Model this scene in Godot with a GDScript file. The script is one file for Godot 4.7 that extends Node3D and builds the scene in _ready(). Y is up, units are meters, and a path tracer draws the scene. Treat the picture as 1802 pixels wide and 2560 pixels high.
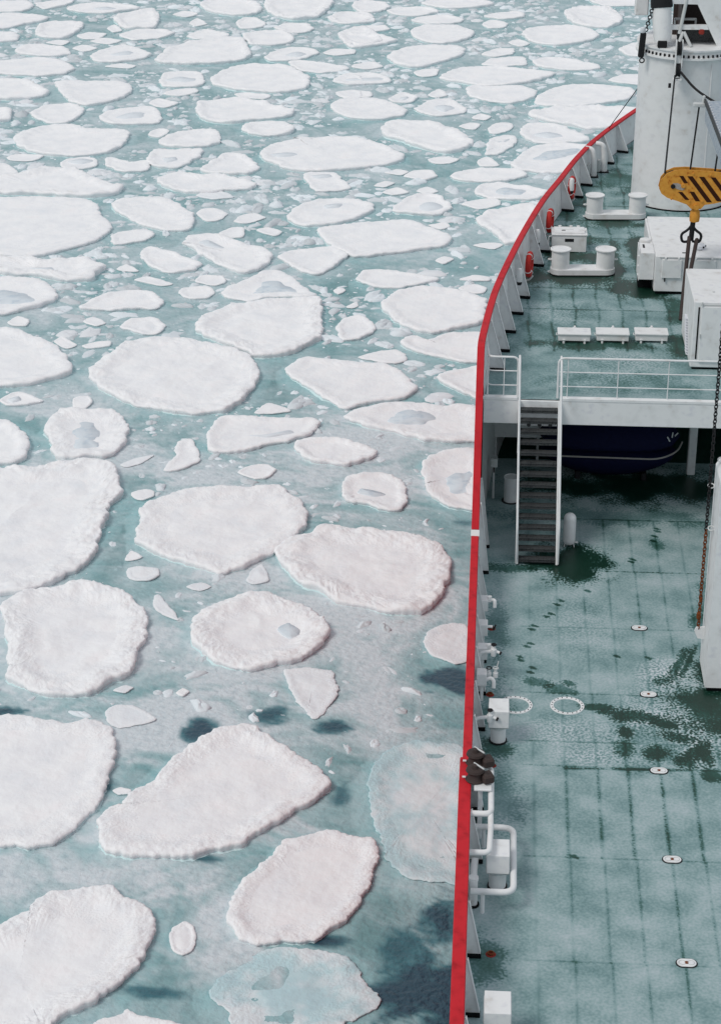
extends Node3D
# Deck and pack ice seen from high on a ship. Metres, y up, bow towards -z, sea level y = 0.
const MAIN := 7.0        # main deck
const FORE := 10.3       # forecastle deck
const EDGE_Z := -41.8    # aft edge of the forecastle deck
const EYE := Vector3(0, 27, 0)
const FOCAL := 5000.0
var pitch := atan(2342.0 / 5000.0)
var yaw := deg_to_rad(3.772)
var mats := {}
var used := {}
var nz_a := FastNoiseLite.new()
var nz_b := FastNoiseLite.new()
var nz_c := FastNoiseLite.new()

class MB:
	var v := PackedVector3Array()
	var n := PackedVector3Array()
	var ix := PackedInt32Array()
	func tri(a: int, b: int, c: int):
		var nn := n[a] + n[b] + n[c]
		if (v[b] - v[a]).cross(v[c] - v[a]).dot(nn) > 0.0:
			ix.append(a); ix.append(c); ix.append(b)
		else:
			ix.append(a); ix.append(b); ix.append(c)
	func face(pts: Array, nr: Vector3):
		var s := v.size()
		for p in pts:
			v.append(p); n.append(nr)
		for i in range(1, pts.size() - 1):
			tri(s, s + i, s + i + 1)
	func flat(pts: Array, away: Vector3):
		var nr: Vector3 = (pts[1] - pts[0]).cross(pts[2] - pts[0]).normalized()
		var mid := Vector3.ZERO
		for p in pts: mid += p / pts.size()
		if nr.dot(mid - away) < 0.0: nr = -nr
		face(pts, nr)
	func box(at: Vector3, size: Vector3, b := 0.012, turn := Basis()):
		var h := size * 0.5
		b = minf(b, minf(h.x, minf(h.y, h.z)) * 0.6)
		var q := func(s: Array, k: int) -> Vector3:
			var p := Vector3()
			for a in 3: p[a] = s[a] * (h[a] if a == k else h[a] - b)
			return at + turn * p
		for k in 3:
			var l := (k + 1) % 3
			var m := (k + 2) % 3
			for sg in [-1, 1]:
				var pts := []
				for c in [[-1, -1], [1, -1], [1, 1], [-1, 1]]:
					var s := [0, 0, 0]
					s[k] = sg; s[l] = c[0]; s[m] = c[1]
					pts.append(q.call(s, k))
				flat(pts, at)
			for s1 in [-1, 1]:
				for s2 in [-1, 1]:
					var sa := [0, 0, 0]
					var sb := [0, 0, 0]
					sa[k] = s1; sa[l] = s2; sa[m] = -1
					sb[k] = s1; sb[l] = s2; sb[m] = 1
					flat([q.call(sa, k), q.call(sb, k), q.call(sb, l), q.call(sa, l)], at)
		for x in [-1, 1]:
			for y in [-1, 1]:
				for z in [-1, 1]:
					flat([q.call([x, y, z], 0), q.call([x, y, z], 1), q.call([x, y, z], 2)], at)
	func tube(pts: Array, r: float, seg := 10, r_end := -1.0):
		if r_end < 0.0: r_end = r
		var s := v.size()
		var t0: Vector3 = (pts[1] - pts[0]).normalized()
		var u := t0.cross(Vector3.UP if absf(t0.y) < 0.9 else Vector3.RIGHT).normalized()
		var c := pts.size()
		for i in c:
			var t: Vector3 = (pts[mini(i + 1, c - 1)] - pts[maxi(i - 1, 0)]).normalized()
			u = (u - t * u.dot(t)).normalized()
			var w := t.cross(u)
			var rr := lerpf(r, r_end, float(i) / (c - 1))
			for k in seg:
				var a := TAU * k / seg
				var d := u * cos(a) + w * sin(a)
				v.append(pts[i] + d * rr); n.append(d)
		for i in c - 1:
			for k in seg:
				var a := s + i * seg + k
				var b := s + i * seg + (k + 1) % seg
				tri(a, b, a + seg); tri(b, b + seg, a + seg)
		for e in [0, c - 1]:
			var ring := []
			for k in seg: ring.append(v[s + e * seg + k])
			face(ring, -t0 if e == 0 else (pts[c - 1] - pts[c - 2]).normalized())
	func lathe(prof: Array, xf: Transform3D, seg := 24):
		var nr := []
		for i in prof.size() - 1:
			var d: Vector2 = prof[i + 1] - prof[i]
			nr.append(Vector2(d.y, -d.x).normalized())
		for i in prof.size() - 1:
			var na: Vector2 = nr[i]
			var nb: Vector2 = nr[i]
			if i > 0 and nr[i - 1].dot(na) > 0.72: na = (na + nr[i - 1]).normalized()
			if i < nr.size() - 1 and nr[i + 1].dot(nb) > 0.72: nb = (nb + nr[i + 1]).normalized()
			var s := v.size()
			for k in seg:
				var a := TAU * k / seg
				for e in 2:
					var p: Vector2 = prof[i + e]
					var m: Vector2 = na if e == 0 else nb
					v.append(xf * Vector3(p.x * cos(a), p.y, p.x * sin(a)))
					n.append((xf.basis * Vector3(m.x * cos(a), m.y, m.x * sin(a))).normalized())
			for k in seg:
				var a := s + k * 2
				var b := s + ((k + 1) % seg) * 2
				tri(a, b, a + 1); tri(b, b + 1, a + 1)
	func prism(poly: Array, depth: float, xf: Transform3D):
		var pp := PackedVector2Array(poly)
		var tr := Geometry2D.triangulate_polygon(pp)
		for e in [-0.5, 0.5]:
			var s := v.size()
			for p in pp:
				v.append(xf * Vector3(p.x, p.y, depth * e))
				n.append((xf.basis * Vector3(0, 0, signf(e))).normalized())
			for i in range(0, tr.size(), 3):
				tri(s + tr[i], s + tr[i + 1], s + tr[i + 2])
		var area := 0.0
		for i in pp.size():
			var a := pp[i]
			var b := pp[(i + 1) % pp.size()]
			area += a.cross(b)
		for i in pp.size():
			var a := pp[i]
			var b := pp[(i + 1) % pp.size()]
			var d := (b - a).normalized()
			var o := Vector2(d.y, -d.x) * (1.0 if area > 0.0 else -1.0)
			face([xf * Vector3(a.x, a.y, -depth * 0.5), xf * Vector3(b.x, b.y, -depth * 0.5), xf * Vector3(b.x, b.y, depth * 0.5), xf * Vector3(a.x, a.y, depth * 0.5)], (xf.basis * Vector3(o.x, o.y, 0)).normalized())
	func torus(at: Vector3, big: float, small: float, basis := Basis(), seg := 24, sides := 8, flat_y := 1.0):
		var s := v.size()
		for i in seg:
			var a := TAU * i / seg
			for k in sides:
				var b := TAU * k / sides
				v.append(at + basis * Vector3((big + small * cos(b)) * cos(a), small * flat_y * sin(b), (big + small * cos(b)) * sin(a)))
				n.append((basis * Vector3(cos(b) * cos(a), sin(b), cos(b) * sin(a))).normalized())
		for i in seg:
			for k in sides:
				var a := s + i * sides + k
				var b := s + i * sides + (k + 1) % sides
				var c := s + ((i + 1) % seg) * sides + k
				var d := s + ((i + 1) % seg) * sides + (k + 1) % sides
				tri(a, b, c); tri(b, d, c)
	func mesh() -> ArrayMesh:
		var arr := []
		arr.resize(Mesh.ARRAY_MAX)
		arr[Mesh.ARRAY_VERTEX] = v
		arr[Mesh.ARRAY_NORMAL] = n
		arr[Mesh.ARRAY_INDEX] = ix
		var m := ArrayMesh.new()
		m.add_surface_from_arrays(Mesh.PRIMITIVE_TRIANGLES, arr)
		return m

func numbered(parent: Node, called: String) -> String:
	var key := str(parent.get_instance_id()) + called
	var k: int = used.get(key, 0)
	used[key] = k + 1
	return called if k == 0 else "%s_%03d" % [called, k]
func tag(o: Node, label: String, category: String, group := "", kind := ""):
	if label: o.set_meta("label", label)
	if category: o.set_meta("category", category)
	if group: o.set_meta("group", group)
	if kind: o.set_meta("kind", kind)
func thing(called: String, label: String, category: String, at := Vector3.ZERO, turn := 0.0, group := "") -> Node3D:
	var o := Node3D.new()
	o.name = numbered(self, called)
	add_child(o)
	o.position = at
	o.rotation.y = turn
	tag(o, label, category, group)
	return o
func copy_of(src: Node3D, called: String, at: Vector3, turn: float, label := "") -> Node3D:
	var o: Node3D = src.duplicate()
	o.name = numbered(self, called)
	add_child(o)
	o.position = at
	o.rotation.y = turn
	if label: o.set_meta("label", label)
	return o
func part(parent: Node, called: String, m, mat: Material, label := "") -> MeshInstance3D:
	var o := MeshInstance3D.new()
	o.name = numbered(parent, called)
	o.mesh = m.mesh() if m is MB else m
	o.material_override = mat
	parent.add_child(o)
	if label: o.set_meta("label", label)
	return o
# a pixel of the 1802 x 2560 photograph gives a direction; the height or the z plane gives the distance
func ray(px: float, py: float) -> Vector3:
	var fh := Vector3(-sin(yaw), 0, -cos(yaw))
	var fw := fh * cos(pitch) - Vector3.UP * sin(pitch)
	var up := fh * sin(pitch) + Vector3.UP * cos(pitch)
	return Vector3(cos(yaw), 0, -sin(yaw)) * (px - 901.0) + fw * FOCAL + up * (1280.0 - py)
func gp(px: float, py: float, h: float) -> Vector3:
	var d := ray(px, py)
	return EYE + d * ((h - EYE.y) / d.y)
func pz(px: float, py: float, z: float) -> Vector3:
	var d := ray(px, py)
	return EYE + d * (z / d.z)
func bend(pts: Array, r: float, steps := 5) -> Array:
	var out := [pts[0]]
	for i in range(1, pts.size() - 1):
		var a: Vector3 = pts[i - 1] - pts[i]
		var b: Vector3 = pts[i + 1] - pts[i]
		var ra := minf(r, minf(a.length(), b.length()) * 0.49)
		var p: Vector3 = pts[i] + a.normalized() * ra
		var q: Vector3 = pts[i] + b.normalized() * ra
		for k in steps + 1:
			var t := float(k) / steps
			out.append(p.lerp(pts[i], t).lerp((pts[i] as Vector3).lerp(q, t), t))
	out.append(pts[-1])
	return out
func lin(r: float, g: float, b: float) -> Color:
	return Color(r, g, b).linear_to_srgb()
func noise_tex(size: int, freq: float, oct: int, seed_: int, ramp: Array, normal := false, strength := 4.0, type := FastNoiseLite.TYPE_SIMPLEX_SMOOTH) -> NoiseTexture2D:
	var f := FastNoiseLite.new()
	f.noise_type = type
	f.frequency = freq
	f.fractal_octaves = oct
	f.seed = seed_
	var t := NoiseTexture2D.new()
	t.width = size; t.height = size; t.seamless = true
	t.noise = f
	if normal:
		t.as_normal_map = true
		t.bump_strength = strength
	elif ramp.size():
		var g := Gradient.new()
		g.offsets = PackedFloat32Array(range(ramp.size()).map(func(i): return float(i) / (ramp.size() - 1)))
		g.colors = PackedColorArray(ramp)
		t.color_ramp = g
	return t
func mat(called: String, c: Color, rough := 0.5, metal := 0.0) -> StandardMaterial3D:
	var m := StandardMaterial3D.new()
	m.resource_name = called
	m.albedo_color = c
	m.roughness = rough
	m.metallic = metal
	mats[called] = m
	return m
# paint with faint mottling and weather marks
func paint(called: String, c: Color, rough: float, tex: Texture2D, scale: float):
	var m := mat(called, c, rough)
	m.albedo_texture = tex
	m.uv1_triplanar = true
	m.uv1_world_triplanar = true
	m.uv1_scale = Vector3.ONE * scale
	m.heightmap_enabled = true
	m.heightmap_texture = bump_paint
	m.heightmap_scale = 0.4
	m.metallic_specular = 0.25
var bump_paint: Texture2D

func make_materials():
	bump_paint = noise_tex(256, 0.02, 4, 5, [])
	var worn := noise_tex(512, 0.008, 5, 11, [Color(0.88, 0.86, 0.84), Color(0.97, 0.97, 0.97), Color(1, 1, 1), Color(1, 1, 1), Color(0.93, 0.93, 0.95)])
	paint("white_paint", lin(0.80, 0.805, 0.81), 0.5, worn, 0.45)
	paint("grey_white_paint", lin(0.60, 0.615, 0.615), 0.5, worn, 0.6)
	paint("red_paint", lin(0.57, 0.022, 0.032), 0.55, noise_tex(512, 0.012, 5, 12, [Color(0.78, 0.72, 0.74), Color(0.94, 0.94, 0.94), Color(1, 1, 1), Color(1, 1, 1), Color(0.98, 1.0, 1.0)]), 0.35)
	paint("orange_paint", lin(0.72, 0.34, 0.06), 0.5, noise_tex(512, 0.01, 5, 13, [Color(0.76, 0.6, 0.5), Color(0.97, 0.93, 0.9), Color(1, 1, 1), Color(1, 1, 0.98)]), 1.2)
	paint("brown_stripe", lin(0.045, 0.014, 0.006), 0.6, worn, 1.0)
	paint("dark_steel", lin(0.02, 0.02, 0.022), 0.5, worn, 2.0)
	paint("brown_iron", lin(0.06, 0.045, 0.042), 0.6, worn, 3.0)
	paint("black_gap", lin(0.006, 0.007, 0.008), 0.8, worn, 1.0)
	paint("rust", lin(0.22, 0.07, 0.025), 0.8, noise_tex(256, 0.04, 4, 15, [Color(0.35, 0.3, 0.3), Color(1, 1, 1), Color(1, 0.8, 0.6)]), 4.0)
	paint("rusty_red", lin(0.28, 0.04, 0.03), 0.7, worn, 3.0)
	paint("tread_steel", lin(0.06, 0.064, 0.066), 0.6, noise_tex(256, 0.03, 4, 16, [Color(0.6, 0.6, 0.62), Color(1, 1, 1), Color(1.0, 1.0, 1.0)]), 2.0)
	paint("navy_cover", lin(0.006, 0.008, 0.036), 0.75, worn, 1.0)
	paint("bulkhead_paint", lin(0.30, 0.29, 0.27), 0.7, worn, 1.0)
	paint("buoy_red", lin(0.50, 0.035, 0.03), 0.5, worn, 3.0)
	paint("boom_grey", lin(0.42, 0.46, 0.50), 0.5, noise_tex(512, 0.02, 5, 17, [Color(0.7, 0.75, 0.8), Color(0.9, 0.93, 0.96), Color(1, 1, 1), Color(1, 1, 1)]), 0.8)
	paint("frost_plate", lin(0.74, 0.76, 0.80), 0.8, worn, 2.0)
	paint("worn_metal", lin(0.40, 0.37, 0.35), 0.6, worn, 3.0)
	paint("deck_green", lin(0.012, 0.052, 0.038), 0.6, worn, 1.0)
	paint("hull_red", lin(0.30, 0.02, 0.025), 0.5, worn, 0.5)
	# snow and ice
	for q in [["snow", 1.0, 0.13, 0.02, 2.0], ["rubble", 1.0, 0.35, 0.03, 1.2]]:
		var snow := mat(q[0], lin(0.92 * q[1], 0.92 * q[1], 0.93 * q[1]), 0.85)
		snow.metallic_specular = 0.2
		snow.albedo_texture = noise_tex(1024, 0.005, 6, 21, [Color(0.955, 0.965, 0.975), Color(0.98, 0.98, 0.985), Color(1, 1, 1), Color(1, 0.99, 0.99)])
		snow.uv1_triplanar = true
		snow.uv1_world_triplanar = true
		snow.uv1_scale = Vector3.ONE * q[2]
		snow.heightmap_enabled = true
		snow.heightmap_texture = noise_tex(1024, q[3], 5, 22, [])
		snow.heightmap_scale = q[4]
		snow.vertex_color_use_as_albedo = true
	var pool := mat("pool_ice", lin(0.70, 0.755, 0.80), 0.5)
	pool.albedo_texture = noise_tex(512, 0.01, 4, 23, [Color(0.86, 0.9, 0.93), Color(1, 1, 1), Color(1, 1, 1)])
	pool.uv1_triplanar = true
	pool.uv1_world_triplanar = true
	pool.uv1_scale = Vector3.ONE * 0.4
	var thin := mat("thin_pool", lin(0.76, 0.80, 0.84), 0.6)
	thin.metallic_specular = 0.3
	var chunk := mat("brash", lin(0.78, 0.80, 0.83), 0.8)
	chunk.vertex_color_use_as_albedo = true
	# water: slush and clear water carried by vertex colours, fine frazil by the texture
	var w := mat("sea_water", Color(1, 1, 1), 0.30)
	w.vertex_color_use_as_albedo = true
	w.transparency = BaseMaterial3D.TRANSPARENCY_ALPHA
	w.albedo_texture = noise_tex(1024, 0.02, 6, 31, [Color(0.86, 0.89, 0.90), Color(0.94, 0.955, 0.96), Color(0.98, 0.985, 0.985), Color(1, 1, 1), Color(1, 1, 1)])
	w.uv1_triplanar = true
	w.uv1_world_triplanar = true
	w.uv1_scale = Vector3(0.16, 0.16, 0.16)
	w.heightmap_enabled = true
	w.heightmap_texture = noise_tex(1024, 0.025, 5, 32, [])
	w.heightmap_scale = 2.6
	mat("deep_water", lin(0.10, 0.26, 0.29), 0.5)

const FLOES := [ # outline in photo pixels, pool in photo pixels, [name, label, group, height of the plate if awash]
	[[-33, 496, 0, 493, 100, 490, 212, 496, 240, 507, 253, 535, 278, 557, 276, 574, 240, 599, 173, 618, 84, 638, 0, 635, -45, 629], [], ["ice_floe", "very large plain floe, biggest of those without a pool or a rim", "pack ice floes", -9, 0]],
	[[-33, 446, 39, 437, 111, 422, 184, 422, 234, 443, 306, 465, 301, 476, 267, 487, 195, 490, 100, 483, 0, 482, -33, 478], [], ["ice_floe", "long wedge shaped floe touching the very large plain floe", "pack ice floes", -9, 0]],
	[[278, 510, 295, 499, 356, 490, 407, 491, 446, 510, 482, 532, 485, 549, 473, 571, 429, 574, 373, 565, 329, 546, 290, 526], [], ["ice_floe", "smooth rounded four cornered floe beside the very large plain floe", "pack ice floes", -9, 0]],
	[[35, 345, 56, 329, 117, 313, 184, 312, 223, 322, 290, 323, 323, 329, 320, 345, 301, 365, 267, 379, 184, 387, 100, 382, 50, 365], [], ["ice_floe", "broad floe with a shallow notch in its back edge", "pack ice floes", -9, 0]],
	[[651, 384, 663, 370, 696, 356, 780, 345, 733, 345, 878, 343, 945, 356, 1006, 384, 1004, 398, 967, 409, 884, 418, 800, 426, 733, 423, 700, 415, 696, 409, 663, 398], [668, 384, 719, 379, 735, 384, 713, 390, 680, 390], ["ice_floe", "very long spindle shaped floe with a faint pool at one end", "pack ice floes", -9, 0]],
	[[491, 267, 499, 253, 557, 248, 607, 245, 657, 253, 696, 266, 735, 273, 732, 284, 696, 292, 629, 298, 568, 305, 512, 298, 493, 281], [], ["ice_floe", "smooth long floe shaped like an egg, in line with the square ended floe", "pack ice floes", -9, 0]],
	[[526, 195, 549, 181, 579, 167, 618, 160, 719, 163, 769, 187, 774, 198, 766, 217, 713, 228, 641, 226, 579, 220, 535, 209], [], ["ice_floe", "big lozenge floe with a blunt corner and a pointed end", "pack ice floes", -9, 0]],
	[[388, 148, 423, 120, 485, 103, 563, 93, 607, 95, 618, 111, 628, 136, 602, 148, 546, 155, 457, 158, 401, 155], [], ["ice_floe", "floe with one square end and one sharp end", "pack ice floes", -9, 0]],
	[[139, 203, 184, 202, 262, 201, 320, 206, 331, 223, 312, 240, 267, 253, 217, 261, 178, 253, 150, 226], [], ["ice_floe", "bowl shaped floe with a straight back edge", "pack ice floes", -9, 0]],
	[[-28, 203, 56, 198, 84, 206, 123, 229, 100, 240, 50, 245, -28, 248], [], ["ice_floe", "large oval floe beside the bowl shaped floe", "pack ice floes", -9, 0]],
	[[78, 281, 111, 262, 173, 256, 209, 267, 209, 278, 184, 298, 156, 306, 123, 305, 95, 295], [], ["ice_floe", "large oval floe beside the bowl shaped floe", "pack ice floes", -9, 0]],
	[[249, 295, 265, 276, 329, 267, 384, 265, 405, 290, 395, 304, 334, 308, 278, 306], [295, 290, 329, 278, 362, 281, 351, 292, 317, 296], ["ice_floe", "large round floe with a grey pool beside the notched broad floe", "pack ice floes", -9, 0]],
	[[397, 356, 423, 337, 473, 323, 535, 323, 554, 337, 546, 354, 501, 365, 434, 364], [], ["ice_floe", "middling round floe beside the long egg floe", "pack ice floes", -9, 0]],
	[[369, 390, 384, 374, 434, 373, 501, 370, 504, 384, 468, 407, 434, 417, 395, 415, 373, 404], [407, 393, 440, 390, 446, 398, 418, 402], ["ice_floe", "middling oval floe with a grey pool beside the slipper shaped floe", "pack ice floes", -9, 0]],
	[[496, 423, 535, 398, 563, 382, 607, 384, 641, 407, 647, 421, 618, 431, 557, 432], [], ["ice_floe", "middling oval floe beside the slipper shaped floe", "pack ice floes", -9, 0]],
	[[393, 448, 412, 437, 457, 431, 501, 437, 546, 434, 602, 446, 641, 457, 629, 468, 563, 473, 501, 480, 457, 476, 412, 465], [], ["ice_floe", "flat slipper shaped floe with a small sunk floe touching it", "pack ice floes", -9, 0]],
	[[490, 490, 518, 480, 557, 478, 585, 493, 535, 499], [], ["ice_floe", "small oval floe half sunk beside the slipper shaped floe", "pack ice floes", 0.045, 0]],
	[[-33, 162, 33, 148, 100, 142, 156, 150, 187, 167, 162, 181, 89, 188, 33, 184, -33, 175], [], ["ice_floe", "large round floe beside the humped floe", "pack ice floes", -9, 0]],
	[[36, 127, 61, 113, 111, 110, 162, 117, 178, 131, 139, 138, 72, 135], [], ["ice_floe", "middling round floe beside the humped floe", "pack ice floes", -9, 0]],
	[[227, 139, 245, 125, 290, 114, 312, 110, 356, 123, 379, 135, 345, 146, 278, 153, 240, 150], [278, 134, 317, 127, 334, 134, 301, 139], ["ice_floe", "humped floe with a faint pool and a jagged crest", "pack ice floes", -9, 0]],
	[[90, 84, 100, 61, 139, 53, 206, 55, 206, 67, 167, 92, 111, 92], [], ["ice_floe", "large long floe beside the floe with a bite", "pack ice floes", -9, 0]],
	[[285, 45, 312, 33, 384, 23, 400, 42, 395, 58, 384, 68, 317, 70, 295, 58], [], ["ice_floe", "floe with a bite out of its side, touching a flat oval", "pack ice floes", -9, 0]],
	[[298, 86, 345, 72, 401, 71, 437, 79, 401, 92, 334, 97], [], ["ice_floe", "middling round floe beside the floe with a bite", "pack ice floes", -9, 0]],
	[[-33, 56, 11, 33, 61, 32, 120, 40, 111, 50, 61, 58, 0, 70, -33, 70], [], ["ice_floe", "large oval floe beside the floe with a bite", "pack ice floes", -9, 0]],
	[[167, 19, 201, 10, 267, 6, 351, 17, 312, 25, 256, 31, 195, 28], [234, 19, 267, 16, 295, 20, 262, 24], ["ice_floe", "large oval floe with a grey pool beside the floe with a bite", "pack ice floes", -9, 0]],
	[[499, 8, 535, 0, 613, -1, 651, 11, 653, 25, 624, 36, 574, 36, 518, 25], [], ["ice_floe", "large round floe beside the floe with a bite", "pack ice floes", -9, 0]],
	[[660, 8, 680, -6, 824, -6, 830, 11, 797, 39, 735, 47, 691, 39, 666, 25], [], ["ice_floe", "large oval floe beside the D shaped floe", "pack ice floes", -9, 0]],
	[[590, 53, 613, 42, 641, 42, 666, 58, 641, 67, 602, 68], [], ["ice_floe", "middling long floe beside the D shaped floe", "pack ice floes", -9, 0]],
	[[610, 84, 652, 77, 707, 75, 731, 89, 730, 103, 680, 111, 629, 109, 613, 97], [], ["ice_floe", "D shaped floe with a straight back, between two others", "pack ice floes", -9, 0]],
	[[468, 86, 512, 72, 557, 78, 574, 86, 535, 95, 485, 95], [], ["ice_floe", "middling round floe beside the square ended floe", "pack ice floes", -9, 0]],
	[[663, 139, 691, 124, 735, 116, 780, 120, 797, 129, 752, 146, 702, 150, 668, 148], [707, 136, 741, 128, 769, 131, 741, 139], ["ice_floe", "middling oval floe with a grey pool beside the square ended floe", "pack ice floes", -9, 0]],
	[[686, 67, 713, 58, 763, 57, 785, 67, 769, 77, 719, 80], [], ["ice_floe", "middling round floe beside the D shaped floe", "pack ice floes", -9, 0]],
	[[719, 153, 750, 149, 834, 159, 873, 166, 850, 175, 800, 179, 750, 173], [], ["ice_floe", "middling oval floe beside the floe with the slit pool", "pack ice floes", -9, 0]],
	[[824, 42, 858, 29, 913, 28, 936, 42, 902, 55, 847, 56], [], ["ice_floe", "middling oval floe beside the evenly oval floe", "pack ice floes", -9, 0]],
	[[844, 84, 869, 72, 913, 66, 936, 78, 955, 100, 913, 111, 869, 105], [], ["ice_floe", "large long floe beside the evenly oval floe", "pack ice floes", -9, 0]],
	[[148, 407, 178, 391, 223, 388, 245, 398, 240, 412, 206, 419, 167, 417], [173, 400, 206, 394, 234, 399, 206, 405], ["ice_floe", "small oval floe with a grey pool beside the notched broad floe", "pack ice floes", -9, 0]],
	[[261, 395, 278, 390, 323, 401, 370, 398, 370, 421, 312, 426, 267, 412], [], ["ice_floe", "small round floe beside the notched broad floe", "pack ice floes", -9, 0]],
	[[-11, 407, 17, 404, 47, 426, 28, 434, -11, 434], [], ["ice_floe", "small oval floe beside the long wedge floe", "pack ice floes", -9, 0]],
	[[19, 390, 50, 382, 111, 385, 84, 397, 33, 397], [], ["ice_floe", "small oval floe beside the notched broad floe", "pack ice floes", -9, 0]],
	[[281, 585, 312, 574, 368, 571, 387, 582, 356, 599, 284, 607], [], ["ice_floe", "small round floe beside the four cornered floe", "pack ice floes", -9, 0]],
	[[458, 607, 473, 589, 540, 584, 596, 604, 663, 621, 677, 633, 674, 653, 629, 678, 596, 678, 551, 661, 501, 633, 465, 608], [490, 613, 518, 599, 563, 618, 546, 621], ["ice_floe", "sausage shaped floe with a blue streak along its plate", "pack ice floes", -9, 0]],
	[[354, 625, 379, 614, 423, 625, 473, 645, 504, 658, 479, 672, 423, 677, 379, 664, 356, 642], [], ["ice_floe", "smooth drop shaped floe lying low in the water", "pack ice floes", -9, 0]],
	[[398, 201, 412, 181, 462, 175, 504, 181, 510, 206, 479, 214, 412, 214], [418, 198, 451, 189, 490, 195, 462, 203], ["ice_floe", "small square floe with a grey pool inside its rim", "pack ice floes", -9, 0]],
	[[491, 529, 512, 517, 546, 518, 569, 529, 546, 546, 512, 547], [], ["ice_floe", "small oval floe beside the four cornered floe", "pack ice floes", -9, 0]],
	[[584, 549, 607, 532, 641, 529, 663, 540, 613, 554], [], ["ice_floe", "small round floe beside the floe with a grey streak", "pack ice floes", -9, 0]],
	[[549, 579, 579, 565, 610, 565, 607, 588, 563, 590], [], ["ice_floe", "tiny oval floe beside the sausage shaped floe", "pack ice floes", -9, 0]],
	[[641, 571, 668, 563, 707, 574, 685, 585], [], ["ice_floe", "tiny round floe beside the floe with a grey streak", "pack ice floes", -9, 0]],
	[[604, 320, 624, 304, 685, 301, 719, 304, 735, 323, 707, 334, 657, 337, 618, 329], [], ["ice_floe", "middling round floe beside the long egg floe", "pack ice floes", -9, 0]],
	[[370, 334, 395, 317, 423, 323, 401, 341], [], ["ice_floe", "tiny long floe beside the notched broad floe", "pack ice floes", -9, 0]],
	[[373, 256, 395, 244, 446, 253, 412, 265], [], ["ice_floe", "small oval floe beside the long egg floe", "pack ice floes", -9, 0]],
	[[407, 231, 446, 220, 490, 218, 493, 228, 446, 237], [], ["ice_floe", "small round floe beside the small square floe", "pack ice floes", -9, 0]],
	[[585, 231, 624, 229, 677, 234, 663, 244, 607, 240], [], ["ice_floe", "small oval floe beside the big lozenge floe", "pack ice floes", -9, 0]],
	[[227, 100, 256, 92, 304, 97, 273, 107], [], ["ice_floe", "small round floe beside the humped floe", "pack ice floes", -9, 0]],
	[[181, 117, 206, 109, 245, 116, 212, 125], [], ["ice_floe", "small round floe beside the humped floe", "pack ice floes", -9, 0]],
	[[194, 86, 223, 77, 267, 81, 245, 94, 206, 94], [], ["ice_floe", "small round floe beside the floe with a bite", "pack ice floes", -9, 0]],
	[[117, 103, 145, 96, 175, 100, 156, 109], [], ["ice_floe", "tiny round floe beside the humped floe", "pack ice floes", -9, 0]],
	[[262, 162, 301, 155, 340, 159, 323, 167], [], ["ice_floe", "small oval floe beside the humped floe", "pack ice floes", -9, 0]],
	[[-22, 84, 22, 79, 50, 92, 17, 102, -22, 100], [], ["ice_floe", "small oval floe beside the humped floe", "pack ice floes", -9, 0]],
	[[268, 67, 287, 58, 306, 72, 284, 78], [], ["ice_floe", "small long floe beside the floe with a bite", "pack ice floes", -9, 0]],
	[[808, 128, 836, 118, 886, 121, 886, 131, 836, 135], [], ["ice_floe", "small round floe beside the blunt cornered long floe", "pack ice floes", -9, 0]],
	[[432, 33, 462, 25, 496, 33, 462, 40], [], ["ice_floe", "small round floe beside the floe with a bite", "pack ice floes", -9, 0]],
	[[473, 56, 493, 42, 518, 56, 493, 62], [], ["ice_floe", "small long floe beside the floe with a bite", "pack ice floes", -9, 0]],
	[[-17, 273, 17, 270, 29, 287, 11, 301, -17, 304], [], ["ice_floe", "small long floe beside the notched broad floe", "pack ice floes", -9, 0]],
	[[830, 198, 869, 187, 902, 189, 902, 203, 858, 207], [], ["ice_floe", "small oval floe beside the floe with the slit pool", "pack ice floes", -9, 0]],
	[[838, 231, 880, 223, 902, 226, 902, 240, 863, 242], [], ["ice_floe", "small oval floe beside the floe with the slit pool", "pack ice floes", -9, 0]],
	[[-33, 17, 0, 3, 67, 0, 84, 12, 45, 27, -33, 29], [], ["ice_floe", "large oval floe beside the floe with a bite", "pack ice floes", -9, 0]],
	[[89, 7, 139, 0, 189, -3, 167, 10, 111, 20], [], ["ice_floe", "middling oval floe beside the floe with a bite", "pack ice floes", -9, 0]],
	[[825, 262, 848, 248, 923, 242, 962, 251, 1017, 273, 1001, 287, 934, 297, 878, 292, 839, 278], [], ["ice_floe", "large round floe beside the large rounded lozenge floe", "pack ice floes", -9, 0]],
	[[951, 320, 973, 304, 1012, 301, 1101, 309, 1146, 329, 1180, 351, 1176, 362, 1140, 376, 1107, 379, 1056, 368, 1001, 348, 962, 337], [], ["ice_floe", "large rounded lozenge floe with a smooth plate", "pack ice floes", -9, 0]],
	[[967, 142, 995, 123, 1045, 114, 1140, 113, 1161, 125, 1146, 139, 1101, 153, 1045, 166, 1001, 162], [], ["ice_floe", "long smooth floe rising to one blunt corner", "pack ice floes", -9, 0]],
	[[1026, 75, 1056, 62, 1140, 62, 1185, 78, 1179, 89, 1134, 103, 1084, 105, 1040, 95], [], ["ice_floe", "evenly oval smooth floe among fine brash", "pack ice floes", -9, 0]],
	[[1097, 192, 1140, 172, 1196, 165, 1257, 166, 1341, 175, 1388, 181, 1341, 198, 1263, 211, 1201, 212, 1134, 201], [], ["ice_floe", "very long low floe with another floe close behind it", "pack ice floes", -9, 0]],
	[[1204, 159, 1229, 144, 1307, 140, 1315, 159, 1257, 162], [], ["ice_floe", "middling round floe beside the very long low floe", "pack ice floes", -9, 0]],
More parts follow.
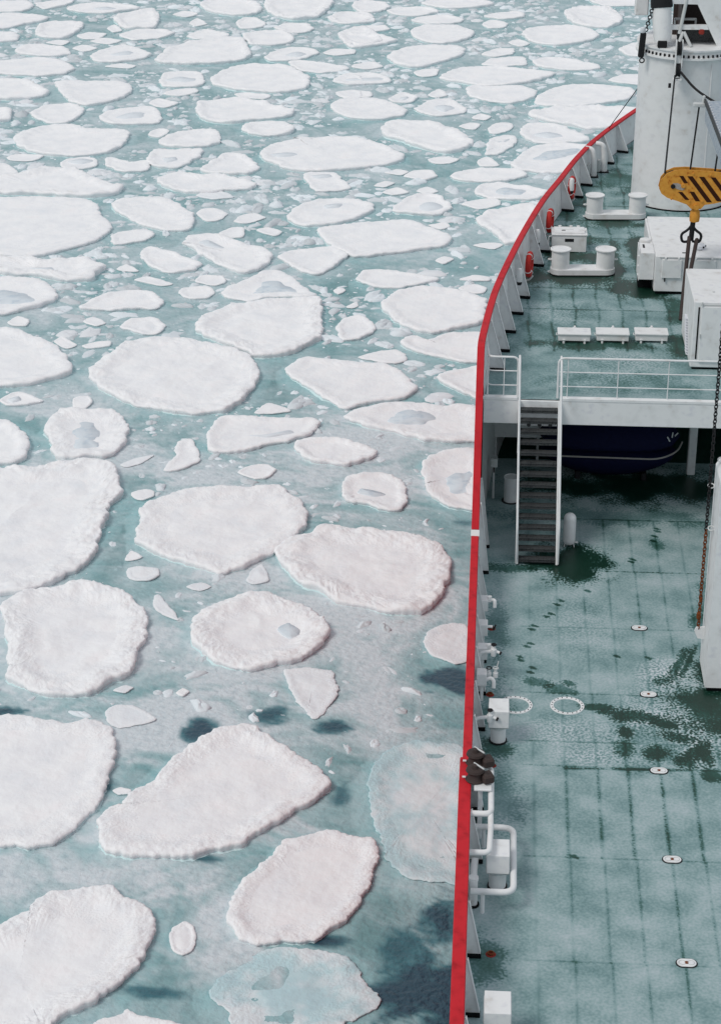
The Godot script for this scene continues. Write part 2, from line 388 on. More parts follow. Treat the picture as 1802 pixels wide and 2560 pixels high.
	[[1165, 220, 1185, 212, 1229, 214, 1302, 213, 1341, 226, 1329, 242, 1274, 256, 1212, 248, 1173, 237], [], ["ice_floe", "large round floe beside the very long low floe", "pack ice floes", -9, 0]],
	[[1335, 251, 1363, 226, 1419, 211, 1497, 211, 1563, 217, 1586, 228, 1569, 245, 1508, 256, 1424, 265, 1357, 262], [], ["ice_floe", "large smooth oval floe behind the very long narrow floe", "pack ice floes", -9, 0]],
	[[1319, 284, 1368, 272, 1452, 267, 1536, 268, 1602, 273, 1591, 295, 1519, 320, 1469, 320, 1396, 306, 1341, 295], [], ["ice_floe", "very long narrow floe running behind the red rail below the crane wire", "pack ice floes", -9, 0]],
	[[1304, 84, 1324, 68, 1396, 62, 1463, 68, 1497, 86, 1469, 100, 1396, 111, 1329, 103], [], ["ice_floe", "plump smooth oval floe touching the floe with the tapering tail", "pack ice floes", -9, 0]],
	[[1409, 31, 1435, 19, 1519, 18, 1555, 42, 1549, 56, 1519, 66, 1469, 66, 1430, 56], [], ["ice_floe", "rounded floe with a tapering tail near the crane", "pack ice floes", -9, 0]],
	[[1329, 153, 1363, 142, 1413, 144, 1497, 162, 1491, 170, 1424, 173, 1357, 166], [], ["ice_floe", "middling oval floe beside the very long low floe", "pack ice floes", -9, 0]],
	[[1037, 270, 1068, 251, 1123, 244, 1146, 256, 1168, 273, 1146, 281, 1090, 287, 1051, 278], [1084, 267, 1112, 259, 1134, 267, 1112, 274], ["ice_floe", "middling oval floe with a grey pool beside the large rounded lozenge floe", "pack ice floes", -9, 0]],
	[[1299, 329, 1313, 309, 1357, 304, 1413, 315, 1471, 343, 1463, 351, 1396, 356, 1341, 354, 1310, 343], [1335, 334, 1368, 329, 1402, 337, 1368, 341], ["ice_floe", "bean shaped floe with a faint pool near the curving red rail", "pack ice floes", -9, 0]],
	[[1274, 412, 1302, 384, 1341, 362, 1407, 356, 1469, 362, 1491, 384, 1435, 423, 1363, 430, 1302, 423], [1341, 393, 1368, 376, 1430, 372, 1435, 384, 1413, 390, 1368, 399], ["ice_floe", "floe with a large clear blue pool beside the curving red rail", "pack ice floes", -9, 1]],
	[[1126, 437, 1173, 421, 1235, 418, 1302, 423, 1313, 434, 1285, 446, 1218, 452, 1151, 448], [], ["ice_floe", "flat spindle floe with two even points", "pack ice floes", -9, 0]],
	[[978, 524, 1012, 496, 1062, 479, 1101, 490, 1126, 510, 1121, 524, 1084, 535, 1023, 530], [1051, 512, 1079, 501, 1104, 515, 1084, 522, 1056, 521], ["ice_floe", "teardrop shaped floe with a small grey pool beneath its crest", "pack ice floes", -9, 0]],
	[[1183, 479, 1201, 460, 1257, 456, 1324, 465, 1368, 476, 1346, 493, 1279, 496, 1218, 491], [1235, 476, 1257, 467, 1313, 473, 1307, 483, 1257, 483], ["ice_floe", "floe with a small blue pool and a ragged end beside the red rail", "pack ice floes", -9, 1]],
	[[1154, 507, 1190, 495, 1240, 492, 1251, 507, 1201, 518], [], ["ice_floe", "small round floe beside the ragged floe with a pool", "pack ice floes", -9, 0]],
	[[717, 540, 750, 512, 811, 496, 895, 496, 934, 512, 923, 529, 878, 548, 811, 560, 750, 560], [806, 512, 856, 507, 845, 515, 817, 518], ["ice_floe", "floe with a grey streak and a pointed low end", "pack ice floes", -9, 0]],
	[[792, 574, 839, 563, 923, 553, 1017, 548, 1068, 565, 1129, 590, 1112, 610, 1045, 621, 967, 632, 884, 638, 828, 613], [], ["ice_floe", "long flat backed floe with one sharp end and no pool", "pack ice floes", -9, 0]],
	[[1193, 543, 1224, 526, 1279, 515, 1335, 511, 1357, 535, 1313, 596, 1263, 607, 1229, 579, 1196, 557], [], ["ice_floe", "smooth wedge of floe cut off by the curving red rail", "pack ice floes", -9, 0]],
	[[1212, 379, 1224, 345, 1263, 335, 1290, 340, 1285, 359, 1246, 382, 1218, 384], [1235, 354, 1274, 344, 1263, 352], ["ice_floe", "tilted brick shaped floe with a short slit pool", "pack ice floes", -9, 0]],
	[[1221, 317, 1240, 304, 1279, 304, 1279, 317, 1251, 329, 1226, 329], [], ["ice_floe", "small long floe beside the brick shaped floe", "pack ice floes", -9, 0]],
	[[758, 440, 772, 428, 834, 429, 856, 446, 878, 465, 845, 473, 789, 473], [778, 437, 823, 432, 828, 440, 795, 444], ["ice_floe", "middling oval floe with a grey pool beside the spindle floe with a pool", "pack ice floes", -9, 0]],
	[[1011, 437, 1034, 424, 1079, 423, 1093, 437, 1062, 446], [], ["ice_floe", "small round floe beside the flat spindle floe", "pack ice floes", -9, 0]],
	[[962, 426, 990, 418, 1020, 424, 1001, 433], [], ["ice_floe", "tiny round floe beside the spindle floe with a pool", "pack ice floes", -9, 0]],
	[[831, 198, 862, 184, 923, 181, 967, 189, 977, 201, 934, 206, 867, 209], [867, 195, 945, 192, 951, 197, 878, 199], ["ice_floe", "thin oval floe with a long slit shaped pool", "pack ice floes", -9, 0]],
	[[877, 164, 906, 153, 940, 153, 956, 164, 917, 170], [], ["ice_floe", "small round floe beside the blunt cornered long floe", "pack ice floes", -9, 0]],
	[[844, 86, 873, 81, 967, 92, 990, 100, 940, 111, 878, 118, 862, 106], [], ["ice_floe", "large round floe beside the evenly oval floe", "pack ice floes", -9, 0]],
	[[878, 75, 912, 64, 962, 62, 973, 71, 923, 78], [], ["ice_floe", "small round floe beside the evenly oval floe", "pack ice floes", -9, 0]],
	[[820, 45, 850, 31, 889, 29, 940, 47, 912, 56, 845, 56], [], ["ice_floe", "middling round floe beside the evenly oval floe", "pack ice floes", -9, 0]],
	[[965, 25, 1001, 17, 1068, 18, 1095, 28, 1045, 39, 990, 35], [], ["ice_floe", "middling oval floe beside the evenly oval floe", "pack ice floes", -9, 0]],
	[[1026, 49, 1062, 40, 1118, 36, 1160, 46, 1134, 56, 1068, 58], [], ["ice_floe", "middling round floe beside the evenly oval floe", "pack ice floes", -9, 0]],
	[[1054, 8, 1090, -3, 1201, -3, 1232, 8, 1190, 16, 1112, 18], [], ["ice_floe", "large oval floe beside the floe with the tapering tail", "pack ice floes", -9, 0]],
	[[878, 11, 901, 0, 962, 3, 973, 17, 934, 29, 895, 25], [], ["ice_floe", "middling oval floe beside the evenly oval floe", "pack ice floes", -9, 0]],
	[[1207, 38, 1246, 29, 1302, 27, 1310, 39, 1257, 45], [], ["ice_floe", "middling round floe beside the floe with the tapering tail", "pack ice floes", -9, 0]],
	[[1204, 57, 1229, 47, 1268, 55, 1257, 66, 1218, 67], [], ["ice_floe", "small oval floe beside the evenly oval floe", "pack ice floes", -9, 0]],
	[[1269, 103, 1296, 95, 1324, 105, 1302, 113], [], ["ice_floe", "small oval floe beside the evenly oval floe", "pack ice floes", -9, 0]],
	[[1204, 134, 1235, 120, 1282, 117, 1282, 131, 1235, 139], [], ["ice_floe", "small oval floe beside the blunt cornered long floe", "pack ice floes", -9, 0]],
	[[1033, 178, 1062, 169, 1095, 169, 1090, 184, 1056, 189], [], ["ice_floe", "small oval floe beside the blunt cornered long floe", "pack ice floes", -9, 0]],
	[[1069, 234, 1098, 218, 1118, 234, 1090, 240], [], ["ice_floe", "tiny long floe beside the very long low floe", "pack ice floes", -9, 0]],
	[[970, 245, 1006, 229, 1045, 240, 1023, 253, 984, 253], [995, 242, 1017, 238, 1026, 244, 1006, 247], ["ice_floe", "small oval floe with a grey pool beside the floe with the slit pool", "pack ice floes", -9, 0]],
	[[839, 228, 873, 223, 926, 226, 928, 237, 867, 240], [], ["ice_floe", "small oval floe beside the floe with the slit pool", "pack ice floes", -9, 0]],
	[[1547, 120, 1580, 106, 1613, 109, 1613, 136, 1569, 136], [], ["ice_floe", "middling long floe beside the floe with the tapering tail", "pack ice floes", -9, 0]],
	[[1522, 198, 1552, 184, 1613, 184, 1613, 207, 1569, 206], [], ["ice_floe", "small round floe beside the large smooth oval floe", "pack ice floes", -9, 0]],
	[[1471, -3, 1591, -3, 1586, 12, 1508, 12], [], ["ice_floe", "middling oval floe beside the floe with the tapering tail", "pack ice floes", -9, 0]],
	[[1146, 312, 1173, 304, 1201, 307, 1185, 320], [], ["ice_floe", "tiny round floe beside the large rounded lozenge floe", "pack ice floes", -9, 0]],
	[[1179, 290, 1201, 280, 1226, 287, 1212, 296], [], ["ice_floe", "tiny oval floe beside the very long narrow floe", "pack ice floes", -9, 0]],
	[[1069, 395, 1101, 387, 1148, 393, 1123, 404, 1084, 404], [], ["ice_floe", "small oval floe beside the large rounded lozenge floe", "pack ice floes", -9, 0]],
	[[1193, 398, 1218, 388, 1249, 409, 1201, 412], [], ["ice_floe", "tiny long floe beside the brick shaped floe", "pack ice floes", -9, 0]],
	[[1040, 473, 1068, 463, 1095, 473, 1068, 479], [], ["ice_floe", "tiny round floe beside the teardrop floe", "pack ice floes", -9, 0]],
	[[956, 476, 990, 465, 1023, 476, 984, 483], [], ["ice_floe", "tiny round floe beside the teardrop floe", "pack ice floes", -9, 0]],
	[[934, 460, 962, 448, 987, 452, 962, 463], [], ["ice_floe", "tiny round floe beside the teardrop floe", "pack ice floes", -9, 0]],
	[[1070, 557, 1112, 551, 1126, 561, 1101, 568], [], ["ice_floe", "tiny round floe beside the long flat backed floe", "pack ice floes", -9, 0]],
	[[1182, 608, 1218, 602, 1257, 605, 1235, 617], [], ["ice_floe", "tiny oval floe beside the long flat backed floe", "pack ice floes", -9, 0]],
	[[-33, 647, 67, 642, 111, 650, 212, 649, 262, 664, 245, 681, 223, 697, 150, 699, 84, 684, 33, 684, -33, 661], [78, 668, 128, 667, 134, 672, 100, 674], ["ice_floe", "long low floe with a thin blue streak along its middle", "pack ice floes", -9, 0]],
	[[-33, 706, 22, 694, 100, 697, 139, 725, 139, 745, 100, 762, 50, 773, 0, 784, -33, 787], [-33, 731, 11, 727, 61, 731, 95, 746, 50, 753, 0, 756, -33, 756], ["ice_floe", "floe with a broad pale blue pool filling most of its plate", "pack ice floes", -9, 1]],
	[[198, 767, 240, 742, 278, 727, 334, 723, 379, 729, 409, 750, 390, 767, 334, 768, 267, 772], [], ["ice_floe", "half moon floe with a straight near edge", "pack ice floes", -9, 0]],
	[[446, 725, 462, 714, 518, 711, 539, 725, 518, 739, 473, 742], [], ["ice_floe", "small round floe beside the arrowhead floe", "pack ice floes", -9, 0]],
	[[490, 700, 501, 686, 557, 686, 564, 700, 535, 708], [], ["ice_floe", "tiny round floe beside the arrowhead floe", "pack ice floes", -9, 0]],
	[[337, 695, 368, 686, 434, 703, 401, 709], [], ["ice_floe", "tiny oval floe beside the drop shaped floe", "pack ice floes", -9, 0]],
	[[554, 728, 568, 714, 607, 703, 657, 678, 691, 672, 719, 684, 752, 711, 788, 734, 769, 739, 685, 740, 618, 748, 563, 739], [624, 731, 641, 717, 663, 706, 696, 700, 724, 711, 760, 731, 713, 727, 663, 729], ["ice_floe", "arrowhead shaped floe holding a triangular pale blue pool", "pack ice floes", -9, 1]],
	[[487, 814, 512, 789, 568, 767, 618, 755, 724, 747, 797, 748, 805, 767, 802, 795, 810, 826, 797, 845, 741, 873, 685, 887, 635, 886, 590, 867, 546, 851, 504, 834], [], ["ice_floe", "broad smooth floe with a steep straight end, touching the largest rounded floe", "pack ice floes", -9, 0]],
	[[223, 929, 240, 906, 278, 884, 317, 856, 379, 842, 446, 844, 512, 855, 574, 870, 624, 890, 641, 912, 649, 934, 635, 962, 602, 1001, 563, 1023, 490, 1032, 412, 1023, 334, 1009, 278, 984, 240, 956], [], ["ice_floe", "largest rounded floe with a wide smooth inner plate inside a thick snow rim", "pack ice floes", -9, 0]],
	[[-33, 826, 17, 820, 84, 840, 139, 862, 164, 890, 184, 920, 167, 934, 100, 951, 33, 962, -33, 968], [], ["ice_floe", "smooth tapering floe across a narrow channel from the largest rounded floe", "pack ice floes", -9, 0]],
	[[697, 639, 724, 625, 797, 617, 836, 613, 869, 633, 852, 650, 802, 681, 763, 678, 719, 658], [], ["ice_floe", "small pointed smooth floe beside the long flat backed floe", "pack ice floes", -9, 0]],
	[[110, 1073, 128, 1046, 156, 1024, 223, 1026, 278, 1026, 312, 1046, 320, 1073, 306, 1112, 267, 1138, 212, 1141, 162, 1149, 134, 1135, 125, 1101], [167, 1068, 189, 1054, 234, 1054, 245, 1085, 240, 1118, 201, 1126, 173, 1101], ["ice_floe", "round floe with a thick rim about a grey blue sunken centre", "pack ice floes", -9, 1]],
	[[-33, 1051, 0, 1052, 33, 1062, 61, 1082, 78, 1112, 61, 1140, 22, 1157, -33, 1163], [], ["ice_floe", "plain floe with a ragged round end beside the sunken centred floe", "pack ice floes", -9, 0]],
	[[518, 1079, 535, 1051, 574, 1037, 668, 1043, 780, 1044, 802, 1057, 780, 1079, 724, 1096, 657, 1110, 590, 1126, 529, 1124, 521, 1101], [613, 1086, 668, 1083, 724, 1073, 730, 1080, 668, 1090], ["ice_floe", "long rubble floe with a tapering tail and a groove along its middle", "pack ice floes", -9, 0]],
	[[437, 1121, 446, 1099, 479, 1093, 496, 1121, 499, 1146, 473, 1160, 429, 1171, 407, 1168, 440, 1135], [], ["ice_floe", "small two lobed lump of ice with a pointed tail", "pack ice floes", -9, 0]],
	[[298, 814, 323, 795, 379, 790, 412, 806, 401, 826, 356, 831, 323, 820], [], ["ice_floe", "small round floe beside the largest rounded floe", "pack ice floes", -9, 0]],
	[[206, 798, 234, 787, 265, 801, 240, 809], [], ["ice_floe", "tiny round floe beside the half moon floe", "pack ice floes", -9, 0]],
	[[19, 801, 45, 784, 72, 795, 67, 809, 33, 809], [], ["ice_floe", "tiny oval floe beside the floe with the broad blue pool", "pack ice floes", -9, 0]],
	[[136, 848, 156, 835, 192, 856, 167, 865], [], ["ice_floe", "tiny oval floe beside the smooth tapering floe", "pack ice floes", -9, 0]],
	[[206, 859, 240, 850, 278, 848, 273, 859, 223, 865], [], ["ice_floe", "tiny oval floe beside the largest rounded floe", "pack ice floes", -9, 0]],
	[[3, 993, 45, 974, 109, 995, 67, 1007, 17, 1007], [22, 993, 45, 987, 50, 994, 33, 998], ["ice_floe", "tiny round floe with a grey pool beside the smooth tapering floe", "pack ice floes", -9, 0]],
	[[184, 990, 223, 985, 231, 1001, 212, 1015, 184, 1012], [], ["ice_floe", "tiny oval floe beside the sunken centred floe", "pack ice floes", -9, 0]],
	[[597, 1174, 624, 1157, 668, 1154, 691, 1168, 663, 1190, 624, 1188], [], ["ice_floe", "tiny round floe beside the six sided floe", "pack ice floes", -9, 0]],
	[[301, 1160, 345, 1143, 384, 1138, 356, 1157, 317, 1167], [], ["ice_floe", "tiny round floe half sunk beside the huge wavy edged floe", "pack ice floes", 0.045, 0]],
	[[-33, 1179, 56, 1171, 139, 1161, 212, 1150, 273, 1156, 292, 1174, 304, 1213, 304, 1233, 278, 1261, 267, 1289, 251, 1328, 240, 1373, 223, 1401, 167, 1434, 100, 1465, 33, 1481, -33, 1484], [], ["ice_floe", "huge wavy edged snow covered floe beside a clear turquoise channel", "pack ice floes", -9, 0]],
	[[292, 667, 317, 655, 348, 672, 312, 672], [], ["ice_floe", "tiny round floe beside the drop shaped floe", "pack ice floes", -9, 0]],
	[[841, 818, 856, 796, 901, 786, 936, 810, 931, 825, 896, 843, 856, 843], [], ["ice_floe", "isolated knobbly round lump of ice in open teal water", "pack ice floes", -9, 0]],
	[[713, 927, 728, 907, 762, 892, 837, 899, 891, 904, 970, 911, 995, 922, 1040, 964, 1037, 976, 995, 994, 936, 1002, 866, 1018, 842, 1011, 797, 981, 748, 951], [], ["ice_floe", "shield shaped floe with a pointed end and layered rubble edge", "pack ice floes", -9, 0]],
	[[896, 887, 921, 877, 985, 870, 1015, 880, 1017, 892, 990, 903, 946, 898], [], ["ice_floe", "small rubble floe leaning on the shield shaped floe", "pack ice floes", -9, 0]],
	[[953, 763, 960, 748, 1000, 726, 1040, 718, 1119, 719, 1168, 730, 1213, 746, 1213, 773, 1203, 803, 1144, 818, 1084, 828, 1035, 823, 985, 798], [], ["ice_floe", "egg shaped smooth floe beside the bend of the red rail", "pack ice floes", -9, 0]],
	[[999, 857, 1025, 838, 1059, 848, 1109, 834, 1158, 829, 1208, 830, 1208, 897, 1163, 902, 1114, 892, 1059, 880], [], ["ice_floe", "ragged rubble floe with a spiky corner beside the red rail", "pack ice floes", -9, 0]],
	[[1092, 942, 1109, 927, 1158, 917, 1208, 912, 1208, 989, 1168, 984, 1124, 964], [], ["ice_floe", "pointed floe with its broad end hidden by the red rail", "pack ice floes", -9, 0]],
	[[861, 1038, 891, 1021, 960, 1008, 1010, 1004, 1094, 1012, 1193, 1018, 1203, 1095, 1139, 1100, 1059, 1095, 985, 1075, 926, 1063, 881, 1050], [965, 1041, 1025, 1021, 1074, 1031, 1089, 1046, 1054, 1060, 995, 1055], ["ice_floe", "long floe with a pale oval pool, squeezed against the ship's side", "pack ice floes", -9, 1]],
	[[738, 1105, 757, 1097, 817, 1093, 866, 1100, 926, 1115, 943, 1127, 921, 1144, 866, 1159, 797, 1152, 762, 1140, 743, 1125], [], ["ice_floe", "flat oval floe with a lumpy rim, alone in slush", "pack ice floes", -9, 0]],
	[[1052, 1159, 1074, 1135, 1114, 1122, 1193, 1122, 1193, 1243, 1193, 1271, 1128, 1261, 1089, 1245, 1059, 1209, 1064, 1209], [1109, 1189, 1139, 1179, 1193, 1174, 1193, 1239, 1134, 1229], ["ice_floe", "horseshoe rimmed floe with a grey sunken centre against the ship's side", "pack ice floes", -9, 1]],
	[[891, 694, 911, 674, 975, 672, 1035, 682, 1094, 692, 1079, 701, 1025, 711, 975, 717, 921, 709], [], ["ice_floe", "long smooth leaf shaped floe with one fine point near the egg shaped floe", "pack ice floes", -9, 0]],
	[[849, 1224, 871, 1189, 946, 1177, 995, 1192, 1015, 1214, 1020, 1248, 1007, 1265, 972, 1271, 912, 1256, 873, 1248], [886, 1226, 899, 1215, 933, 1222, 959, 1232, 925, 1235], ["ice_floe", "small ring shaped floe with a blue notch in its hollow centre", "pack ice floes", -9, 1]],
	[[1148, 694, 1183, 682, 1223, 687, 1220, 697], [], ["ice_floe", "tiny long floe beside the leaf shaped floe", "pack ice floes", -9, 0]],
	[[1088, 647, 1109, 636, 1134, 642, 1109, 654], [], ["ice_floe", "tiny oval floe beside the long flat backed floe", "pack ice floes", -9, 0]],
	[[833, 721, 849, 714, 866, 719, 846, 730], [], ["ice_floe", "tiny oval floe beside the arrowhead floe", "pack ice floes", -9, 0]],
	[[866, 761, 891, 748, 896, 758, 881, 764], [], ["ice_floe", "tiny long floe beside the egg shaped floe", "pack ice floes", -9, 0]],
	[[636, 1026, 668, 1003, 698, 1008, 728, 1021, 673, 1028], [], ["ice_floe", "tiny oval floe beside the rubble floe with a tail", "pack ice floes", -9, 0]],
	[[1144, 715, 1183, 706, 1218, 715, 1208, 726, 1183, 728], [], ["ice_floe", "tiny round floe beside the egg shaped floe", "pack ice floes", -9, 0]],
	[[339, 1345, 345, 1311, 356, 1272, 379, 1250, 446, 1228, 490, 1219, 551, 1214, 641, 1217, 696, 1214, 735, 1239, 758, 1256, 771, 1284, 763, 1317, 724, 1350, 680, 1378, 629, 1406, 568, 1426, 535, 1426, 485, 1409, 418, 1389, 362, 1367], [], ["ice_floe", "smooth six sided floe with a narrow crumbly rim, touching the long blunt floe", "pack ice floes", -9, 0]],
	[[691, 1378, 701, 1361, 734, 1349, 777, 1334, 816, 1317, 890, 1323, 977, 1330, 1054, 1347, 1098, 1365, 1124, 1386, 1126, 1412, 1115, 1456, 1089, 1503, 1059, 1529, 1011, 1531, 959, 1525, 899, 1510, 847, 1501, 799, 1475, 751, 1456, 712, 1421], [], ["ice_floe", "long blunt floe, one corner touching the smooth six sided floe", "pack ice floes", -9, 0]],
	[[6, 1520, 22, 1501, 84, 1474, 162, 1465, 206, 1455, 262, 1465, 312, 1481, 345, 1509, 362, 1534, 368, 1579, 351, 1618, 337, 1651, 329, 1679, 278, 1701, 223, 1729, 173, 1738, 106, 1732, 61, 1712, 22, 1690, 25, 1634, 17, 1584], [], ["ice_floe", "round rumpled floe with four blunt corners and a crumbly rim", "pack ice floes", -9, 0]],
	[[476, 1568, 490, 1540, 546, 1506, 602, 1487, 657, 1481, 713, 1498, 780, 1523, 813, 1556, 824, 1579, 802, 1612, 746, 1646, 680, 1660, 607, 1670, 540, 1654, 501, 1623, 479, 1595], [699, 1570, 719, 1556, 744, 1565, 746, 1584, 724, 1589], ["ice_floe", "oval floe with a small blue melt hole near its crumbly rim", "pack ice floes", -9, 1]],
	[[710, 1679, 743, 1672, 829, 1677, 836, 1703, 844, 1724, 834, 1750, 812, 1780, 790, 1796, 777, 1793, 747, 1759, 721, 1716], [], ["ice_floe", "triangular ice slab half sunk in slush near dark open water", "pack ice floes", 0.05, 0]],
	[[331, 1225, 362, 1216, 384, 1222, 384, 1233, 356, 1243, 337, 1239], [], ["ice_floe", "tiny round floe beside the six sided floe", "pack ice floes", -9, 0]],
	[[319, 1440, 323, 1420, 356, 1417, 395, 1423, 398, 1440, 368, 1453, 334, 1451], [], ["ice_floe", "tiny round floe half sunk beside the round rumpled floe", "pack ice floes", 0.045, 0]],
	[[312, 1392, 329, 1370, 356, 1384, 334, 1392], [], ["ice_floe", "tiny oval floe beside the six sided floe", "pack ice floes", -9, 0]],
	[[387, 1490, 401, 1487, 423, 1517, 448, 1551, 401, 1534, 384, 1517], [], ["ice_floe", "tiny long floe half sunk beside the round rumpled floe", "pack ice floes", 0.045, 0]],
	[[468, 1467, 501, 1456, 529, 1465, 501, 1476], [], ["ice_floe", "tiny oval floe half sunk beside the six sided floe", "pack ice floes", 0.045, 0]],
	[[265, 1779, 290, 1765, 334, 1763, 390, 1796, 356, 1810, 301, 1818, 273, 1807], [], ["ice_floe", "thin pale floe half sunk in slush beside the square cornered floe", "pack ice floes", 0.04, 0]],
	[[284, 1726, 312, 1714, 337, 1718, 312, 1732], [], ["ice_floe", "tiny oval floe half sunk beside the round rumpled floe", "pack ice floes", 0.045, 0]],
	[[440, 1724, 457, 1712, 473, 1721, 457, 1732], [], ["ice_floe", "tiny oval floe beside the floe with the melt hole", "pack ice floes", -9, 0]],
	[[617, 1451, 630, 1425, 656, 1412, 671, 1451, 639, 1460], [], ["ice_floe", "tiny long floe half sunk beside the six sided floe", "pack ice floes", 0.045, 0]],
	[[-35, 1785, 0, 1785, 52, 1787, 95, 1796, 147, 1802, 182, 1804, 208, 1798, 251, 1802, 277, 1813, 288, 1841, 290, 1880, 277, 1919, 260, 1971, 243, 2006, 217, 2036, 182, 2075, 130, 2106, 69, 2114, 0, 2110, -35, 2106], [], ["ice_floe", "big square cornered floe with a smooth plate beside the diamond shaped floe", "pack ice floes", -9, 0]],
	[[245, 2097, 249, 2054, 260, 2023, 277, 2015, 303, 2015, 329, 1980, 373, 1958, 416, 1915, 459, 1867, 498, 1846, 554, 1822, 619, 1807, 650, 1815, 656, 1828, 691, 1854, 734, 1885, 769, 1893, 795, 1919, 821, 1954, 816, 1976, 777, 2002, 725, 2028, 686, 2054, 647, 2080, 587, 2114, 500, 2129, 459, 2136, 368, 2136, 303, 2132, 260, 2119], [], ["ice_floe", "diamond shaped floe with a rough crown and a long sloping flank", "pack ice floes", -9, 0]],
	[[-35, 2322, 0, 2313, 69, 2279, 104, 2244, 143, 2227, 217, 2218, 282, 2220, 312, 2244, 360, 2257, 381, 2283, 386, 2322, 373, 2357, 347, 2400, 303, 2448, 251, 2495, 173, 2526, 130, 2560, 87, 2608, -35, 2608], [], ["ice_floe", "long tongue shaped floe with a raised rim and smooth snow", "pack ice floes", -9, 0]],
	[[424, 2335, 433, 2309, 459, 2294, 481, 2305, 490, 2335, 481, 2365, 455, 2378, 433, 2365], [], ["ice_floe", "small egg shaped lump of snow in slush beside the tongue shaped floe", "pack ice floes", -9, 0]],
	[[567, 2266, 578, 2236, 604, 2205, 634, 2179, 673, 2145, 717, 2101, 777, 2080, 829, 2075, 881, 2084, 933, 2097, 946, 2136, 929, 2179, 912, 2227, 881, 2274, 847, 2313, 795, 2339, 743, 2348, 682, 2348, 626, 2352, 587, 2335, 571, 2300], [], ["ice_floe", "oval floe beside dark open water, between the diamond and the flooded bowl floes", "pack ice floes", -9, 0]],
	[[920, 1989, 927, 1937, 959, 1885, 998, 1865, 1042, 1852, 1106, 1859, 1158, 1867, 1176, 2023, 1163, 2210, 1106, 2205, 1054, 2201, 1007, 2184, 968, 2149, 951, 2097, 938, 2049], [], ["ice_floe", "mostly drowned floe awash against the ship's side below the brown rollers", "pack ice floes", 0.014, 0]],
	[[519, 2491, 539, 2456, 578, 2430, 626, 2400, 673, 2374, 708, 2365, 777, 2374, 838, 2387, 890, 2413, 916, 2452, 946, 2495, 933, 2526, 868, 2556, 760, 2608, 630, 2608, 587, 2569, 565, 2530, 535, 2508], [], ["ice_floe", "flooded bowl shaped floe with a raised pointed corner", "pack ice floes", 0.012, 0]],
	[[225, 2556, 251, 2539, 303, 2530, 318, 2515, 342, 2530, 399, 2543, 468, 2556, 477, 2608, 195, 2608], [], ["ice_floe", "floe with a small snow peak beside the flooded bowl shaped floe", "pack ice floes", -9, 0]],
	[[284, 1967, 303, 1960, 329, 1967, 321, 1976, 295, 1976], [], ["ice_floe", "tiny oval floe beside the diamond shaped floe", "pack ice floes", -9, 0]],
	[[1059, 1603, 1085, 1568, 1163, 1560, 1176, 1642, 1141, 1661, 1106, 1651, 1076, 1633], [], ["ice_floe", "small long floe half sunk beside the long blunt floe", "pack ice floes", 0.035, 0]],
]

# ---------------------------------------------------------------- sea ice
var taken := {}          # 0.25 m cells of the sea that a floe covers
func smooth_loop(poly: PackedVector2Array, count: int) -> PackedVector2Array:
	var dense := PackedVector2Array()
	var m := poly.size()
	for i in m:
		var a := poly[(i - 1 + m) % m]
		var b := poly[i]
		var c := poly[(i + 1) % m]
		var d := poly[(i + 2) % m]
		for k in 8:
			dense.append(b.lerp(c, k / 8.0).lerp(b.cubic_interpolate(c, a, d, k / 8.0), 0.6))
	var total := 0.0
	for i in dense.size(): total += dense[i].distance_to(dense[(i + 1) % dense.size()])
	var out := PackedVector2Array()
	var step := total / count
	var at := 0.0
	var run := 0.0
	for i in dense.size():
		var a := dense[i]
		var b := dense[(i + 1) % dense.size()]
		var l := a.distance_to(b)
		while at < run + l and out.size() < count:
			out.append(a.lerp(b, (at - run) / maxf(l, 1e-6)))
			at += step
		run += l
	while out.size() < count: out.append(out[-1])
	return out
func loop_mesh(rows: Array, count: int, cols: PackedColorArray) -> ArrayMesh:
	# rows of count points each, first row collapsed to the middle
	var v := PackedVector3Array()
	var ix := PackedInt32Array()
	for r in rows: v.append_array(r)
	for j in rows.size() - 1:
		for i in count:
			var a := j * count + i
			var b := j * count + (i + 1) % count
			ix.append(a); ix.append(b); ix.append(a + count)
			ix.append(b); ix.append(b + count); ix.append(a + count)
	var arr := []
	arr.resize(Mesh.ARRAY_MAX)
	arr[Mesh.ARRAY_VERTEX] = v
	if cols.size(): arr[Mesh.ARRAY_COLOR] = cols
	arr[Mesh.ARRAY_INDEX] = ix
	var am := ArrayMesh.new()
	am.add_surface_from_arrays(Mesh.PRIMITIVE_TRIANGLES, arr)
	var st := SurfaceTool.new()
	st.create_from(am, 0)
	st.generate_normals()
	return st.commit()
var rumple := 1.0
